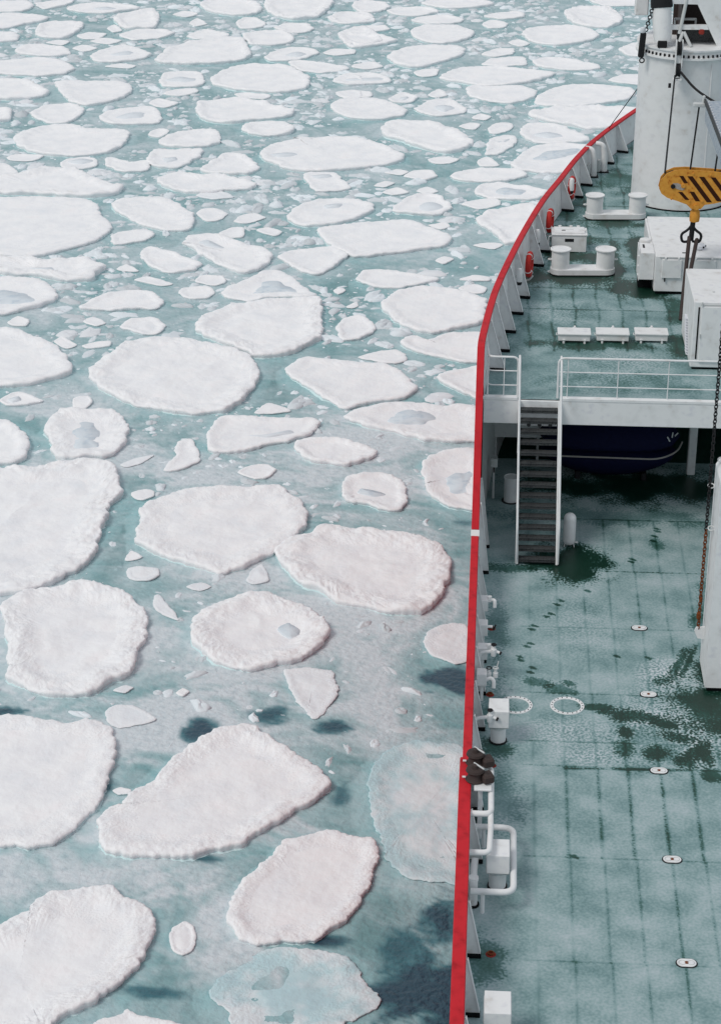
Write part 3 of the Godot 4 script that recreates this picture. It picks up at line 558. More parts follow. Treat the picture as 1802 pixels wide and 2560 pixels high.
func floe(px: Array, pond: Array, info: Array):
	# info: name, label, group, height of the plate when the floe is awash (-9: dry)
	var wet: float = info[3]
	var awash := wet > -1.0
	var eye_h := 0.14 if not awash else 0.03
	var poly := PackedVector2Array()
	for i in range(0, px.size(), 2):
		var p := gp(px[i] - (180.0 if px[i] < -15 else 0.0), px[i + 1], eye_h)
		poly.append(Vector2(p.x, p.z))
	var area := 0.0
	for i in poly.size(): area += poly[i].cross(poly[(i + 1) % poly.size()])
	if area < 0.0:
		poly.reverse()
	var size := sqrt(absf(area) * 0.5)
	var far := poly[0].length()
	var perim := 0.0
	for i in poly.size(): perim += poly[i].distance_to(poly[(i + 1) % poly.size()])
	var cell := clampf(far * 0.0014, 0.045, 0.15)
	var count := clampi(int(perim / cell), 28, 340)
	var edge := smooth_loop(poly, count)
	var mid := Vector2.ZERO
	for p in edge: mid += p / count
	var out := PackedVector2Array()
	var turn := 1.0 if area != 0.0 else 1.0
	for i in count:
		var t := (edge[(i + 2) % count] - edge[(i - 2 + count) % count]).normalized()
		out.append(Vector2(t.y, -t.x) * turn)
	# the middle from which the whole edge is best seen
	var best := -1e9
	var c0 := mid
	for gx in range(-6, 7):
		for gz in range(-6, 7):
			var c := c0 + Vector2(gx, gz) * size * 0.09
			var worst := 0.0
			for i in range(0, count, 3): worst += clampf((edge[i] - c).dot(out[i]) / size, -1.0, 0.34)
			worst -= c.distance_to(c0) / size * count * 0.02
			if worst > best:
				best = worst
				mid = c
	var reach := PackedFloat32Array()
	var cragg := clampf(size * 0.026, 0.022, 0.055)
	for i in count:
		var q := edge[i]
		edge[i] += out[i] * (nz_a.get_noise_2d(q.x * 120, q.y * 120) * cragg * 2.2 + nz_b.get_noise_2d(q.x * 520, q.y * 520) * cragg * 0.9)
		reach.append(maxf(size * 0.22, (edge[i] - mid).dot(out[i])))
	for pass_ in 3:
		var soft := reach.duplicate()
		for i in count:
			var sum := 0.0
			for k in range(-4, 5): sum += reach[(i + k + count) % count]
			soft[i] = sum / 9.0
		reach = soft
	var half := 0.0
	for r in reach: half += r / count
	var rim := clampf(size * 0.085, 0.04, 0.34)         # width of the rubble rim
	var free := clampf(0.04 + size * 0.018, 0.05, 0.11)  # freeboard of the plate
	var tall := clampf(size * 0.030, 0.012, 0.11)
	var tint := Color(1, 1, 1)
	# floes differ: some flat and clean edged, some with a heaped rim or a rumpled top
	var luck := absf(nz_c.get_noise_2d(mid.x * 733.0, mid.y * 911.0)) * 1.8
	var luck2 := absf(nz_a.get_noise_2d(mid.x * 517.0 + 40.0, mid.y * 631.0)) * 1.8
	rim *= lerpf(0.7, 1.4, clampf(luck, 0.0, 1.0))
	tall *= lerpf(0.5, 1.3, clampf(luck2, 0.0, 1.0))
	rumple = lerpf(1.0, 3.0, clampf(luck * luck2 * 2.0, 0.0, 1.0))
	if awash:
		free = wet
		tall *= 0.8 if wet < 0.03 else 0.4
	var steps := [0.0]
	var d := maxf(cell * 0.7, 0.035)
	while d < rim * 2.4 and d < half * 0.6:
		steps.append(d)
		d += maxf(cell * 0.75, 0.035)
	var n_rim := steps.size()
	while d < half * 0.97:
		steps.append(d)
		d += maxf(cell * 2.0, half * 0.05)
	steps.reverse()
	var n_plate := steps.size() - n_rim + 1
	var rows := []
	var first := PackedVector3Array()
	var hm := plate(mid, half, rim, free, tall)
	for i in count: first.append(Vector3(mid.x, hm, mid.y))
	rows.append(first)
	for dd in steps:
		var row := PackedVector3Array()
		var t: float = 1.0 - dd / half
		for i in count:
			var q := mid + (edge[i] - mid) * t
			# distance to the nearest edge
			var near2 := 1e9
			for k in range(i % 3, count, 3): near2 = minf(near2, q.distance_squared_to(edge[k]))
			if dd < 0.3:
				for k in range(-8, 9): near2 = minf(near2, q.distance_squared_to(edge[(i + k + count) % count]))
			var y := plate(q, sqrt(near2), rim, free, tall)
			row.append(Vector3(q.x, y if awash else maxf(y, 0.03), q.y))
		rows.append(row)
	# worn edge, notch at the waterline, drowned foot
	var foot := clampf(size * 0.15, 0.05, 0.55)
	var last: PackedVector3Array = rows[-1]
	for k in [[0.018, 0.72], [0.004, 0.42], [-0.03, 0.16], [-0.03, 0.02], [foot * 0.45, -0.035], [foot, -0.10], [foot * 0.8, -0.45], [-foot, -0.8]]:
		var row := PackedVector3Array()
		for i in count:
			var q: Vector2 = edge[i] + out[i] * (float(k[0]) * (0.75 + 0.6 * nz_a.get_noise_2d(edge[i].x * 40, edge[i].y * 40)))
			var y: float = k[1]
			if y >= 0.0: y = last[i].y * y if last[i].y > 0.0 else last[i].y - 0.02 * (1.0 - y)
			elif last[i].y < 0.0: y += last[i].y
			row.append(Vector3(q.x, y, q.y))
		rows.append(row)
	var root := thing(info[0], info[1], "ice floe", Vector3.ZERO, 0.0, info[2])
	# the thing's origin is at its middle on the water
	var base := Vector3(mid.x, 0, mid.y)
	root.position = base
	var cols := PackedColorArray()
	var blue := Color(0.72, 0.92, 0.93)
	var rim_cols := PackedColorArray()
	for j in rows.size():
		var r: PackedVector3Array = rows[j]
		for i in count:
			r[i] -= base
			if awash:
				# bare snow and wet turquoise slush in patches
				var k := clampf(0.45 + 1.5 * nz_b.get_noise_2d((r[i].x + base.x) * 45, (r[i].z + base.z) * 45) + 0.5 * nz_c.get_noise_2d((r[i].x + base.x) * 260, (r[i].z + base.z) * 260), 0.0, 1.0)
				tint = Color(0.58, 0.77, 0.80).lerp(Color(0.93, 0.955, 0.965), k * 0.75 if size > 1.6 else 1.0)
			if j <= n_plate: cols.append(tint)
			if j >= n_plate: rim_cols.append(blue if j > steps.size() + 3 else tint)
		rows[j] = r
	part(root, "snow_plate", loop_mesh(rows.slice(0, n_plate + 1), count, cols), mats.snow)
	part(root, "rubble_rim", loop_mesh(rows.slice(n_plate), count, rim_cols), mats.rubble)
	if pond.size():
		var pp := PackedVector2Array()
		for i in range(0, pond.size(), 2):
			var p := gp(pond[i], pond[i + 1], eye_h)
			pp.append(Vector2(p.x, p.z))
		var lp := smooth_loop(pp, 40)
		var pm := Vector2.ZERO
		for p in lp: pm += p / 40.0
		var y := free + 0.008
		var r0 := PackedVector3Array()
		var r1 := PackedVector3Array()
		var r2 := PackedVector3Array()
		for i in 40:
			var q := lp[i] + (lp[i] - pm) * 0.45 * nz_a.get_noise_2d(lp[i].x * 60, lp[i].y * 60)
			r0.append(Vector3(pm.x, y + 0.006, pm.y) - base)
			r1.append(Vector3(q.x, y + 0.002, q.y) - base)
			r2.append(Vector3(q.x + (q.x - pm.x) * 0.08, y - 0.05, q.y + (q.y - pm.y) * 0.08) - base)
		part(root, "melt_pool", loop_mesh([r0, r1, r2], 40, PackedColorArray()), mats.pool_ice if info[4] else mats.thin_pool, "pale blue grey frozen pool")
	# mark the water that it covers
	var lo := edge[0]
	var hi := edge[0]
	for p in edge:
		lo = lo.min(p); hi = hi.max(p)
	for cx in range(int(floor(lo.x * 4)), int(ceil(hi.x * 4)) + 1):
		for cz in range(int(floor(lo.y * 4)), int(ceil(hi.y * 4)) + 1):
			if Geometry2D.is_point_in_polygon(Vector2(cx * 0.25, cz * 0.25), edge): taken[Vector2i(cx, cz)] = true
func plate(q: Vector2, de: float, rim: float, free: float, tall: float) -> float:
	var inner := smoothstep(rim * 1.4, rim * 4.0, de)
	var h := free + 0.022 * rumple * nz_a.get_noise_2d(q.x * 22, q.y * 22) + 0.010 * rumple * nz_b.get_noise_2d(q.x * 90, q.y * 90) - 0.025 * inner * float(free > 0.055)
	# low drift ridges across the plate
	h += inner * 0.07 * rumple * maxf(0.0, 0.25 - absf(nz_c.get_noise_2d(q.x * 22 + 70, q.y * 22)))
	# heaped rim: a broad bank sloping in to the plate, granular on top
	var bank := 1.0 - smoothstep(rim * 0.7, rim * 2.3, de)
	h += bank * tall * (0.95 + 0.9 * nz_a.get_noise_2d(q.x * 60 + 300, q.y * 60))
	h += clampf(1.2 - de / (rim * 2.0), 0.0, 1.0) * tall * smoothstep(-0.02, 0.10, de) * (0.34 * nz_b.get_noise_2d(q.x * 420, q.y * 420) + 0.30 * nz_c.get_noise_2d(q.x * 1000, q.y * 1000))
	return h - free * 0.22 * (1.0 - smoothstep(0.0, 0.07, de))
func lump_mesh(seed_: int) -> ArrayMesh:
	var rows := []
	var count := 12
	var prof := [[0.02, 0.55], [0.45, 0.52], [0.78, 0.36], [1.0, 0.08], [0.98, -0.15], [0.7, -0.5]]
	for pr in prof:
		var row := PackedVector3Array()
		for i in count:
			var a := TAU * i / count
			var k := 1.0 + 0.48 * nz_a.get_noise_2d(cos(a) * 115 + seed_ * 77, sin(a) * 115)
			var y: float = pr[1] * (1.0 + 1.0 * nz_b.get_noise_2d(cos(a) * 130 * pr[0] + seed_ * 31, sin(a) * 130 * pr[0]))
			row.append(Vector3(cos(a) * pr[0] * k, y, sin(a) * pr[0] * k))
		rows.append(row)
	return loop_mesh(rows, count, PackedColorArray())

const DARK := [ # open water without slush: photo pixel of its middle, half sizes in pixels, strength
	[498, 1826, 34, 24, 1.0], [668, 1788, 46, 18, 0.8], [836, 1817, 38, 15, 0.85], [1115, 1692, 80, 34, 2.4], [1150, 1712, 60, 30, 2.4],
	[850, 1988, 26, 30, 0.6], [505, 2146, 80, 12, 0.7], [815, 2352, 64, 18, 0.95], [385, 2484, 90, 20, 0.6],
	[1040, 2470, 130, 90, 1.2], [1115, 2310, 60, 60, 0.9], [1120, 2500, 90, 110, 1.5], [990, 2380, 70, 50, 0.7], [5, 1778, 60, 16, 0.9], [1160, 1305, 40, 12, 0.6], [262, 1968, 30, 22, 0.6]]
const CLEAR := [ # clear turquoise water
	[290, 1330, 60, 130, 0.9], [640, 2150, 150, 50, 0.8], [930, 2300, 110, 100, 0.9], [870, 1930, 90, 80, 0.7], [1010, 1790, 140, 50, 0.5], [430, 1960, 100, 40, 0.6],
	[330, 2420, 160, 60, 0.8], [700, 980, 60, 90, 0.8], [1130, 960, 60, 60, 0.7], [850, 760, 60, 100, 0.6], [820, 1280, 90, 30, 0.6], [1130, 1400, 50, 60, 0.7],
	[1060, 1990, 130, 170, 1.0], [720, 2480, 240, 110, 1.0], [1100, 1620, 60, 60, 0.7], [790, 1730, 90, 70, 0.8], [780, 2120, 130, 50, 0.7]]
const MILK := [ # thick slush
	[200, 1560, 300, 60, 0.7], [420, 2120, 330, 90, 0.9], [700, 1560, 260, 130, 0.8], [420, 1770, 200, 60, 0.9], [640, 1230, 200, 60, 0.7], [350, 1160, 160, 60, 0.6], [900, 1100, 160, 50, 0.7], [900, 1700, 140, 60, 0.7], [60, 1760, 120, 40, 0.5],
	[640, 1640, 200, 70, 0.9], [300, 1640, 260, 110, 0.8], [330, 2190, 300, 60, 1.0], [950, 1560, 170, 120, 0.9], [560, 2400, 110, 60, 0.8], [620, 1440, 170, 60, 0.8], [900, 1180, 260, 60, 0.8],
	[1000, 1850, 120, 50, 0.6], [350, 1830, 120, 60, 0.9], [560, 2290, 80, 90, 0.7], [1000, 1400, 140, 60, 0.6], [500, 1180, 220, 50, 0.7], [480, 1720, 160, 50, 0.9], [1000, 1060, 90, 40, 0.6], [150, 1010, 120, 40, 0.5], [560, 1590, 80, 60, 0.8]]
func spots(list: Array) -> Array:
	var out := []
	for s in list:
		var p := gp(s[0], s[1], 0.0)
		var a := gp(s[0] + s[2], s[1], 0.0)
		var b := gp(s[0], s[1] - s[3], 0.0)
		out.append([p.x, p.z, maxf(0.1, a.x - p.x), maxf(0.1, p.z - b.z), s[4]])
	return out
func weigh(list: Array, x: float, z: float, wob: float, sharp := 0.9, lift := 0.5) -> float:
	var best := 0.0
	for s in list:
		var dx: float = (x - s[0]) / s[2]
		var dz: float = (z - s[1]) / s[3]
		var q := dx * dx + dz * dz
		if q < 4.0:
			best = maxf(best, s[4] * clampf((1.0 - sqrt(q)) * sharp + lift + wob, 0.0, 1.0))
	return best
func sea():
	var dk := spots(DARK)
	var cl := spots(CLEAR)
	var mk := spots(MILK)
	var xs := []
	var x := -64.0
	while x < 12.0:
		xs.append(x)
		x += 0.14 if x > -16.0 else (0.22 if x > -40.0 else 0.8)
	var zs := []
	var z := -26.0
	while z > -176.0:
		zs.append(z)
		z -= clampf(-z * 0.0028, 0.09, 0.45)
	var v := PackedVector3Array()
	var c := PackedColorArray()
	var w := xs.size()
	var clear := Color(0.325, 0.590, 0.615)
	var slush := Color(0.71, 0.765, 0.80)
	var black := Color(0.020, 0.058, 0.092)
	for zz in zs:
		for xx in xs:
			# slush drawn out into swirling streaks
			var wx: float = xx + 3.2 * nz_a.get_noise_2d(xx * 7, zz * 7)
			var wz: float = zz + 3.2 * nz_a.get_noise_2d(xx * 7 + 500, zz * 7)
			wx += 0.9 * nz_c.get_noise_2d(xx * 32, zz * 32)
			wz += 0.9 * nz_c.get_noise_2d(xx * 32 + 300, zz * 32)
			var f := nz_b.get_noise_2d(wx * 14, wz * 22) + 0.75 * nz_c.get_noise_2d(wx * 50, wz * 85) + 0.55 * nz_a.get_noise_2d(wx * 170, wz * 290)
			var s := 0.45 + f * 0.48
			var thin := 0.0
			if zz > -100.0:
				s += weigh(mk, xx, zz, f * 0.4) * 0.70
				thin = weigh(cl, xx, zz, f * 0.3)
				s -= thin * 0.42
			s = clampf(s, 0.0, 1.0)
			var col := clear.lerp(slush, s)
			var al := lerpf(lerpf(0.68, 0.56, thin), 0.94, s)
			if zz > -70.0:
				var k := clampf(weigh(dk, xx, zz, f * 0.8, 1.2, 0.3), 0.0, 1.0)
				col = col.lerp(Color(0.07, 0.22, 0.26), smoothstep(0.0, 0.5, k)).lerp(black, smoothstep(0.35, 1.0, k) * 0.9)
				al = lerpf(al, 0.95, k)
			col.a = al
			v.append(Vector3(xx, 0.012 * nz_a.get_noise_2d(xx * 30, zz * 30) + 0.010 * f, zz))
			c.append(col)
	var ix := PackedInt32Array()
	for j in zs.size() - 1:
		for i in w - 1:
			var a := j * w + i
			ix.append(a); ix.append(a + w); ix.append(a + 1)
			ix.append(a + 1); ix.append(a + w); ix.append(a + w + 1)
	# the same sea goes on to the horizon
	var big := 4000.0
	var x0: float = xs[0]
	var x1: float = xs[-1]
	var z0: float = zs[0]
	var z1: float = zs[-1]
	for q in [[-big, x0, -big, big], [x1, big, -big, big], [x0, x1, -big, z1], [x0, x1, z0, big]]:
		var s := v.size()
		for p in [[q[0], q[2]], [q[1], q[2]], [q[1], q[3]], [q[0], q[3]]]:
			v.append(Vector3(p[0], 0, p[1])); c.append(Color(0.37, 0.56, 0.58, 0.9))
		for t in [0, 1, 2, 0, 2, 3]: ix.append(s + t)
	var arr := []
	arr.resize(Mesh.ARRAY_MAX)
	arr[Mesh.ARRAY_VERTEX] = v
	arr[Mesh.ARRAY_COLOR] = c
	arr[Mesh.ARRAY_INDEX] = ix
	var am := ArrayMesh.new()
	am.add_surface_from_arrays(Mesh.PRIMITIVE_TRIANGLES, arr)
	var st := SurfaceTool.new()
	st.create_from(am, 0)
	st.generate_normals()
	var o := part(self, "sea_water", st.commit(), mats.sea_water)
	tag(o, "turquoise sea with milky slush between the floes", "sea water", "", "structure")
	var b := MB.new()
	b.face([Vector3(-big, -1.6, -big), Vector3(big, -1.6, -big), Vector3(big, -1.6, big), Vector3(-big, -1.6, big)], Vector3.UP)
	o = part(self, "deep_water", b, mats.deep_water)
	tag(o, "dark deep water under the surface of the sea", "deep water", "", "structure")
func free_at(x: float, z: float, r: float) -> bool:
	for dx in [-r, 0.0, r]:
		for dz in [-r, 0.0, r]:
			if taken.has(Vector2i(int(round((x + dx) * 4)), int(round((z + dz) * 4)))): return false
	return true
func brash():
	var rng := RandomNumberGenerator.new()
	rng.seed = 71
	var shapes := []
	for k in 7: shapes.append(lump_mesh(k))
	var spotsd := []
	var tries := 0
	while spotsd.size() < 20000 and tries < 190000:
		tries += 1
		var z := -lerpf(42.0, 160.0, pow(rng.randf(), 0.75))
		var x := lerpf(-0.33 * -z, 0.13 * -z, rng.randf())
		var r := 0.04 + 0.40 * pow(rng.randf(), 4.5)
		if z > -66.0: r *= 0.5
		if z > -72.0 and rng.randf() > 0.5 + 0.4 * smoothstep(-48.0, -68.0, z): continue
		if nz_b.get_noise_2d(x * 12 + 900, z * 12) < rng.randf_range(-0.45, 0.2): continue
		if not free_at(x, z, r * 0.8): continue
		if x > -1.2 and z > -62.0: continue
		spotsd.append([r, x, z])
	spotsd.sort_custom(func(a, b): return a[0] > b[0])
	var alone := 110
	for i in alone:
		var s: Array = spotsd[i]
		var o := part(self, "ice_chunk", shapes[i % 7], mats.brash)
		tag(o, "small white lump of brash ice adrift between the floes", "ice chunk", "lumps of brash ice between the floes")
		o.position = Vector3(s[1], 0, s[2])
		o.rotation.y = rng.randf() * TAU
		o.scale = Vector3(s[0] * rng.randf_range(0.9, 1.5), s[0] * rng.randf_range(0.28, 0.5), s[0])
	var field := thing("brash_ice", "field of fine brash ice scattered over the water between floes", "brash ice")
	field.set_meta("kind", "stuff")
	for k in 7:
		var mm := MultiMesh.new()
		mm.transform_format = MultiMesh.TRANSFORM_3D
		mm.use_colors = true
		mm.mesh = shapes[k]
		var mine := []
		for i in range(alone, spotsd.size()):
			if i % 7 == k: mine.append(spotsd[i])
		mm.instance_count = mine.size()
		for i in mine.size():
			var s: Array = mine[i]
			var b := Basis(Vector3.UP, rng.randf() * TAU).scaled_local(Vector3(s[0] * rng.randf_range(0.8, 1.9), s[0] * rng.randf_range(0.25, 0.85), s[0] * rng.randf_range(0.6, 1.0)))
			mm.set_instance_transform(i, Transform3D(b, Vector3(s[1], rng.randf_range(-0.03, 0.0), s[2])))
			var g := rng.randf_range(0.78, 1.1)
			mm.set_instance_color(i, Color(g * 0.96, g, g * 1.01))
		var o := MultiMeshInstance3D.new()
		o.multimesh = mm
		o.name = numbered(field, "ice_lump")
		o.material_override = mats.brash
		field.add_child(o)
		o.set_meta("kind", "stuff")

# ---------------------------------------------------------------- ship
func deck_texture(x0: float, z0: float, wm: float, hm: float, ppm: int, seed_: int, base: float, segs: Array, blobs: Array, marks: Array, snowy: Array) -> Array:
	var w := int(wm * ppm)
	var h := int(hm * ppm)
	var f := FastNoiseLite.new()
	f.seed = seed_
	f.frequency = 0.9 / ppm
	f.fractal_octaves = 4
	var low := f.get_image(w, h, false, false, true).get_data()
	f.frequency = 14.0 / ppm
	f.fractal_octaves = 3
	f.seed = seed_ + 1
	var high := f.get_image(w, h, false, false, true).get_data()
	var amt := PackedFloat32Array()
	amt.resize(w * h)
	for i in w * h:
		amt[i] = base + (low[i] - 128) * 0.0017 + (high[i] - 128) * 0.0012
	for s in segs: # melted seams: xa, za, xb, zb, half width, strength
		var a := Vector2((s[0] - x0) * ppm, (s[1] - z0) * ppm)
		var b := Vector2((s[2] - x0) * ppm, (s[3] - z0) * ppm)
		var hw: float = s[4] * ppm
		var pad := hw * 3.5
		for j in range(maxi(0, int(minf(a.y, b.y) - pad)), mini(h, int(maxf(a.y, b.y) + pad) + 1)):
			for i in range(maxi(0, int(minf(a.x, b.x) - pad)), mini(w, int(maxf(a.x, b.x) + pad) + 1)):
				var k := j * w + i
				var p := Vector2(i, j) + Vector2.ONE * ((low[(k * 7 + 311) % (w * h)] - 128) * 0.0 + (high[k] - 128) * 0.012)
				var t := clampf((p - a).dot(b - a) / maxf(1.0, (b - a).length_squared()), 0.0, 1.0)
				var d := p.distance_to(a.lerp(b, t)) / hw
				if d < 3.2:
					amt[k] -= s[5] * exp(-d * d) * clampf(0.55 + (high[k] - 118) * 0.012 + (low[k] - 128) * -0.006, 0.1, 1.3)
	for s in blobs: # darker patches, mostly wet (or snow, when the strength is negative): x, z, half sizes, strength, turn
		var ce := Vector2((s[0] - x0) * ppm, (s[1] - z0) * ppm)
		var rr := maxf(s[2], s[3]) * ppm * 1.7
		var tn: float = s[5]
		for j in range(maxi(0, int(ce.y - rr)), mini(h, int(ce.y + rr) + 1)):
			for i in range(maxi(0, int(ce.x - rr)), mini(w, int(ce.x + rr) + 1)):
				var k := j * w + i
				var p := (Vector2(i, j) - ce).rotated(-tn)
				var d := Vector2(p.x / (s[2] * ppm), p.y / (s[3] * ppm)).length() + (low[k] - 128) * 0.004 + (high[k] - 128) * 0.0045
				if d < 1.25:
					amt[k] -= s[4] * (1.0 - smoothstep(0.72, 1.2, d))
	for s in snowy: # speckled snow: x, z, half sizes, strength
		var ce := Vector2((s[0] - x0) * ppm, (s[1] - z0) * ppm)
		for j in range(maxi(0, int(ce.y - s[3] * ppm)), mini(h, int(ce.y + s[3] * ppm) + 1)):
			for i in range(maxi(0, int(ce.x - s[2] * ppm)), mini(w, int(ce.x + s[2] * ppm) + 1)):
				var k := j * w + i
				var d := Vector2((i - ce.x) / (s[2] * ppm), (j - ce.y) / (s[3] * ppm)).length()
				if d < 1.0: amt[k] += s[4] * (1.0 - d) * clampf((high[k] - 116) * 0.03, -0.5, 1.0)
	for s in marks: # trodden prints: x, z, half length, half width, turn
		var ce := Vector2((s[0] - x0) * ppm, (s[1] - z0) * ppm)
		var rr: float = s[2] * ppm * 1.3
		for j in range(maxi(0, int(ce.y - rr)), mini(h, int(ce.y + rr) + 1)):
			for i in range(maxi(0, int(ce.x - rr)), mini(w, int(ce.x + rr) + 1)):
				var k := j * w + i
				var p := (Vector2(i, j) - ce).rotated(-s[4])
				var d := Vector2(p.x / (s[2] * ppm), p.y / (s[3] * ppm)).length() + (high[k] - 128) * 0.003
				if d < 1.0: amt[k] -= 0.6 * (1.0 - smoothstep(0.6, 1.0, d))
	var img := PackedByteArray()
	img.resize(w * h * 3)
	var rgh := PackedByteArray()
	rgh.resize(w * h)
	# bare wet green deck, thin frost, thick frost, snow (linear base colours turned to sRGB bytes once)
	var stops := [lin(0.005, 0.030, 0.019), lin(0.018, 0.075, 0.058), lin(0.115, 0.215, 0.220), lin(0.285, 0.392, 0.402), lin(0.48, 0.54, 0.57), lin(0.66, 0.68, 0.72)]
	var lut := PackedByteArray()
	for i in 256:
		var t := i / 255.0 * 5.0
		var c: Color = stops[mini(int(t), 4)].lerp(stops[mini(int(t), 4) + 1], t - mini(int(t), 4))
		lut.append(int(c.r * 255)); lut.append(int(c.g * 255)); lut.append(int(c.b * 255))
	for i in w * h:
		var q := clampi(int(amt[i] * 170.0), 0, 255)
		img[i * 3] = lut[q * 3]
		img[i * 3 + 1] = lut[q * 3 + 1]
		img[i * 3 + 2] = lut[q * 3 + 2]
		rgh[i] = clampi(100 + q, 0, 215)
	return [ImageTexture.create_from_image(Image.create_from_data(w, h, false, Image.FORMAT_RGB8, img)), ImageTexture.create_from_image(Image.create_from_data(w, h, false, Image.FORMAT_L8, rgh))]
func deck_material(called: String, tex: Array):
	var m := mat(called, Color(1, 1, 1), 1.0)
	m.albedo_texture = tex[0]
	m.roughness_texture = tex[1]
	m.heightmap_enabled = false
func sheet(poly: PackedVector2Array, y: float, x0: float, z0: float, wm: float, hm: float) -> ArrayMesh:
	var v := PackedVector3Array()
	var n := PackedVector3Array()
	var uv := PackedVector2Array()
	for p in poly:
		v.append(Vector3(p.x, y, p.y)); n.append(Vector3.UP)
		uv.append(Vector2((p.x - x0) / wm, (p.y - z0) / hm))
	var ix := Geometry2D.triangulate_polygon(poly)
	for i in range(0, ix.size(), 3):
		if (v[ix[i + 1]] - v[ix[i]]).cross(v[ix[i + 2]] - v[ix[i]]).y > 0.0:
			var t := ix[i + 1]
			ix[i + 1] = ix[i + 2]
			ix[i + 2] = t
	var arr := []
	arr.resize(Mesh.ARRAY_MAX)
	arr[Mesh.ARRAY_VERTEX] = v
	arr[Mesh.ARRAY_NORMAL] = n
	arr[Mesh.ARRAY_TEX_UV] = uv
	arr[Mesh.ARRAY_INDEX] = ix
	var m := ArrayMesh.new()
	m.add_surface_from_arrays(Mesh.PRIMITIVE_TRIANGLES, arr)
	return m

const RAIL := [[1586, 277], [1497, 341], [1443, 393], [1401, 446], [1356, 502], [1312, 574], [1274, 647], [1241, 719], [1223, 775], [1206, 842]]
var rail_line := []      # centre of the red rail cap, bow to stern
func rail_at(z: float) -> Vector3:
	for i in rail_line.size() - 1:
		var a: Vector3 = rail_line[i]
		var b: Vector3 = rail_line[i + 1]
		if z >= a.z and z <= b.z: return a.lerp(b, (z - a.z) / maxf(1e-5, b.z - a.z))
	return rail_line[-1]
func inward(z: float) -> Vector3:
	var t := (rail_at(z + 0.4) - rail_at(z - 0.4))
	t.y = 0
	t = t.normalized()
	return Vector3(t.z, 0, -t.x) if t.z > 0.0 and Vector3(t.z, 0, -t.x).x > 0.0 else Vector3(-t.z, 0, t.x)
func swept(line: Array, sect: Array, m: MB):
	# a flat-faced section (inward offset, height) carried along the rail
	for i in line.size() - 1:
		var a: Vector3 = line[i]
		var b: Vector3 = line[i + 1]
		var ia := inward(a.z)
		var ib := inward(b.z)
		var c := sect.size()
		var mid_s := Vector2.ZERO
		for s in sect: mid_s += s / c
		for k in c:
			var s: Vector2 = sect[k]
			var e: Vector2 = sect[(k + 1) % c]
			var away := (a + b) * 0.5 + (ia + ib) * 0.5 * mid_s.x + Vector3.UP * mid_s.y
			m.flat([a + ia * s.x + Vector3.UP * s.y, b + ib * s.x + Vector3.UP * s.y, b + ib * e.x + Vector3.UP * e.y, a + ia * e.x + Vector3.UP * e.y], away)
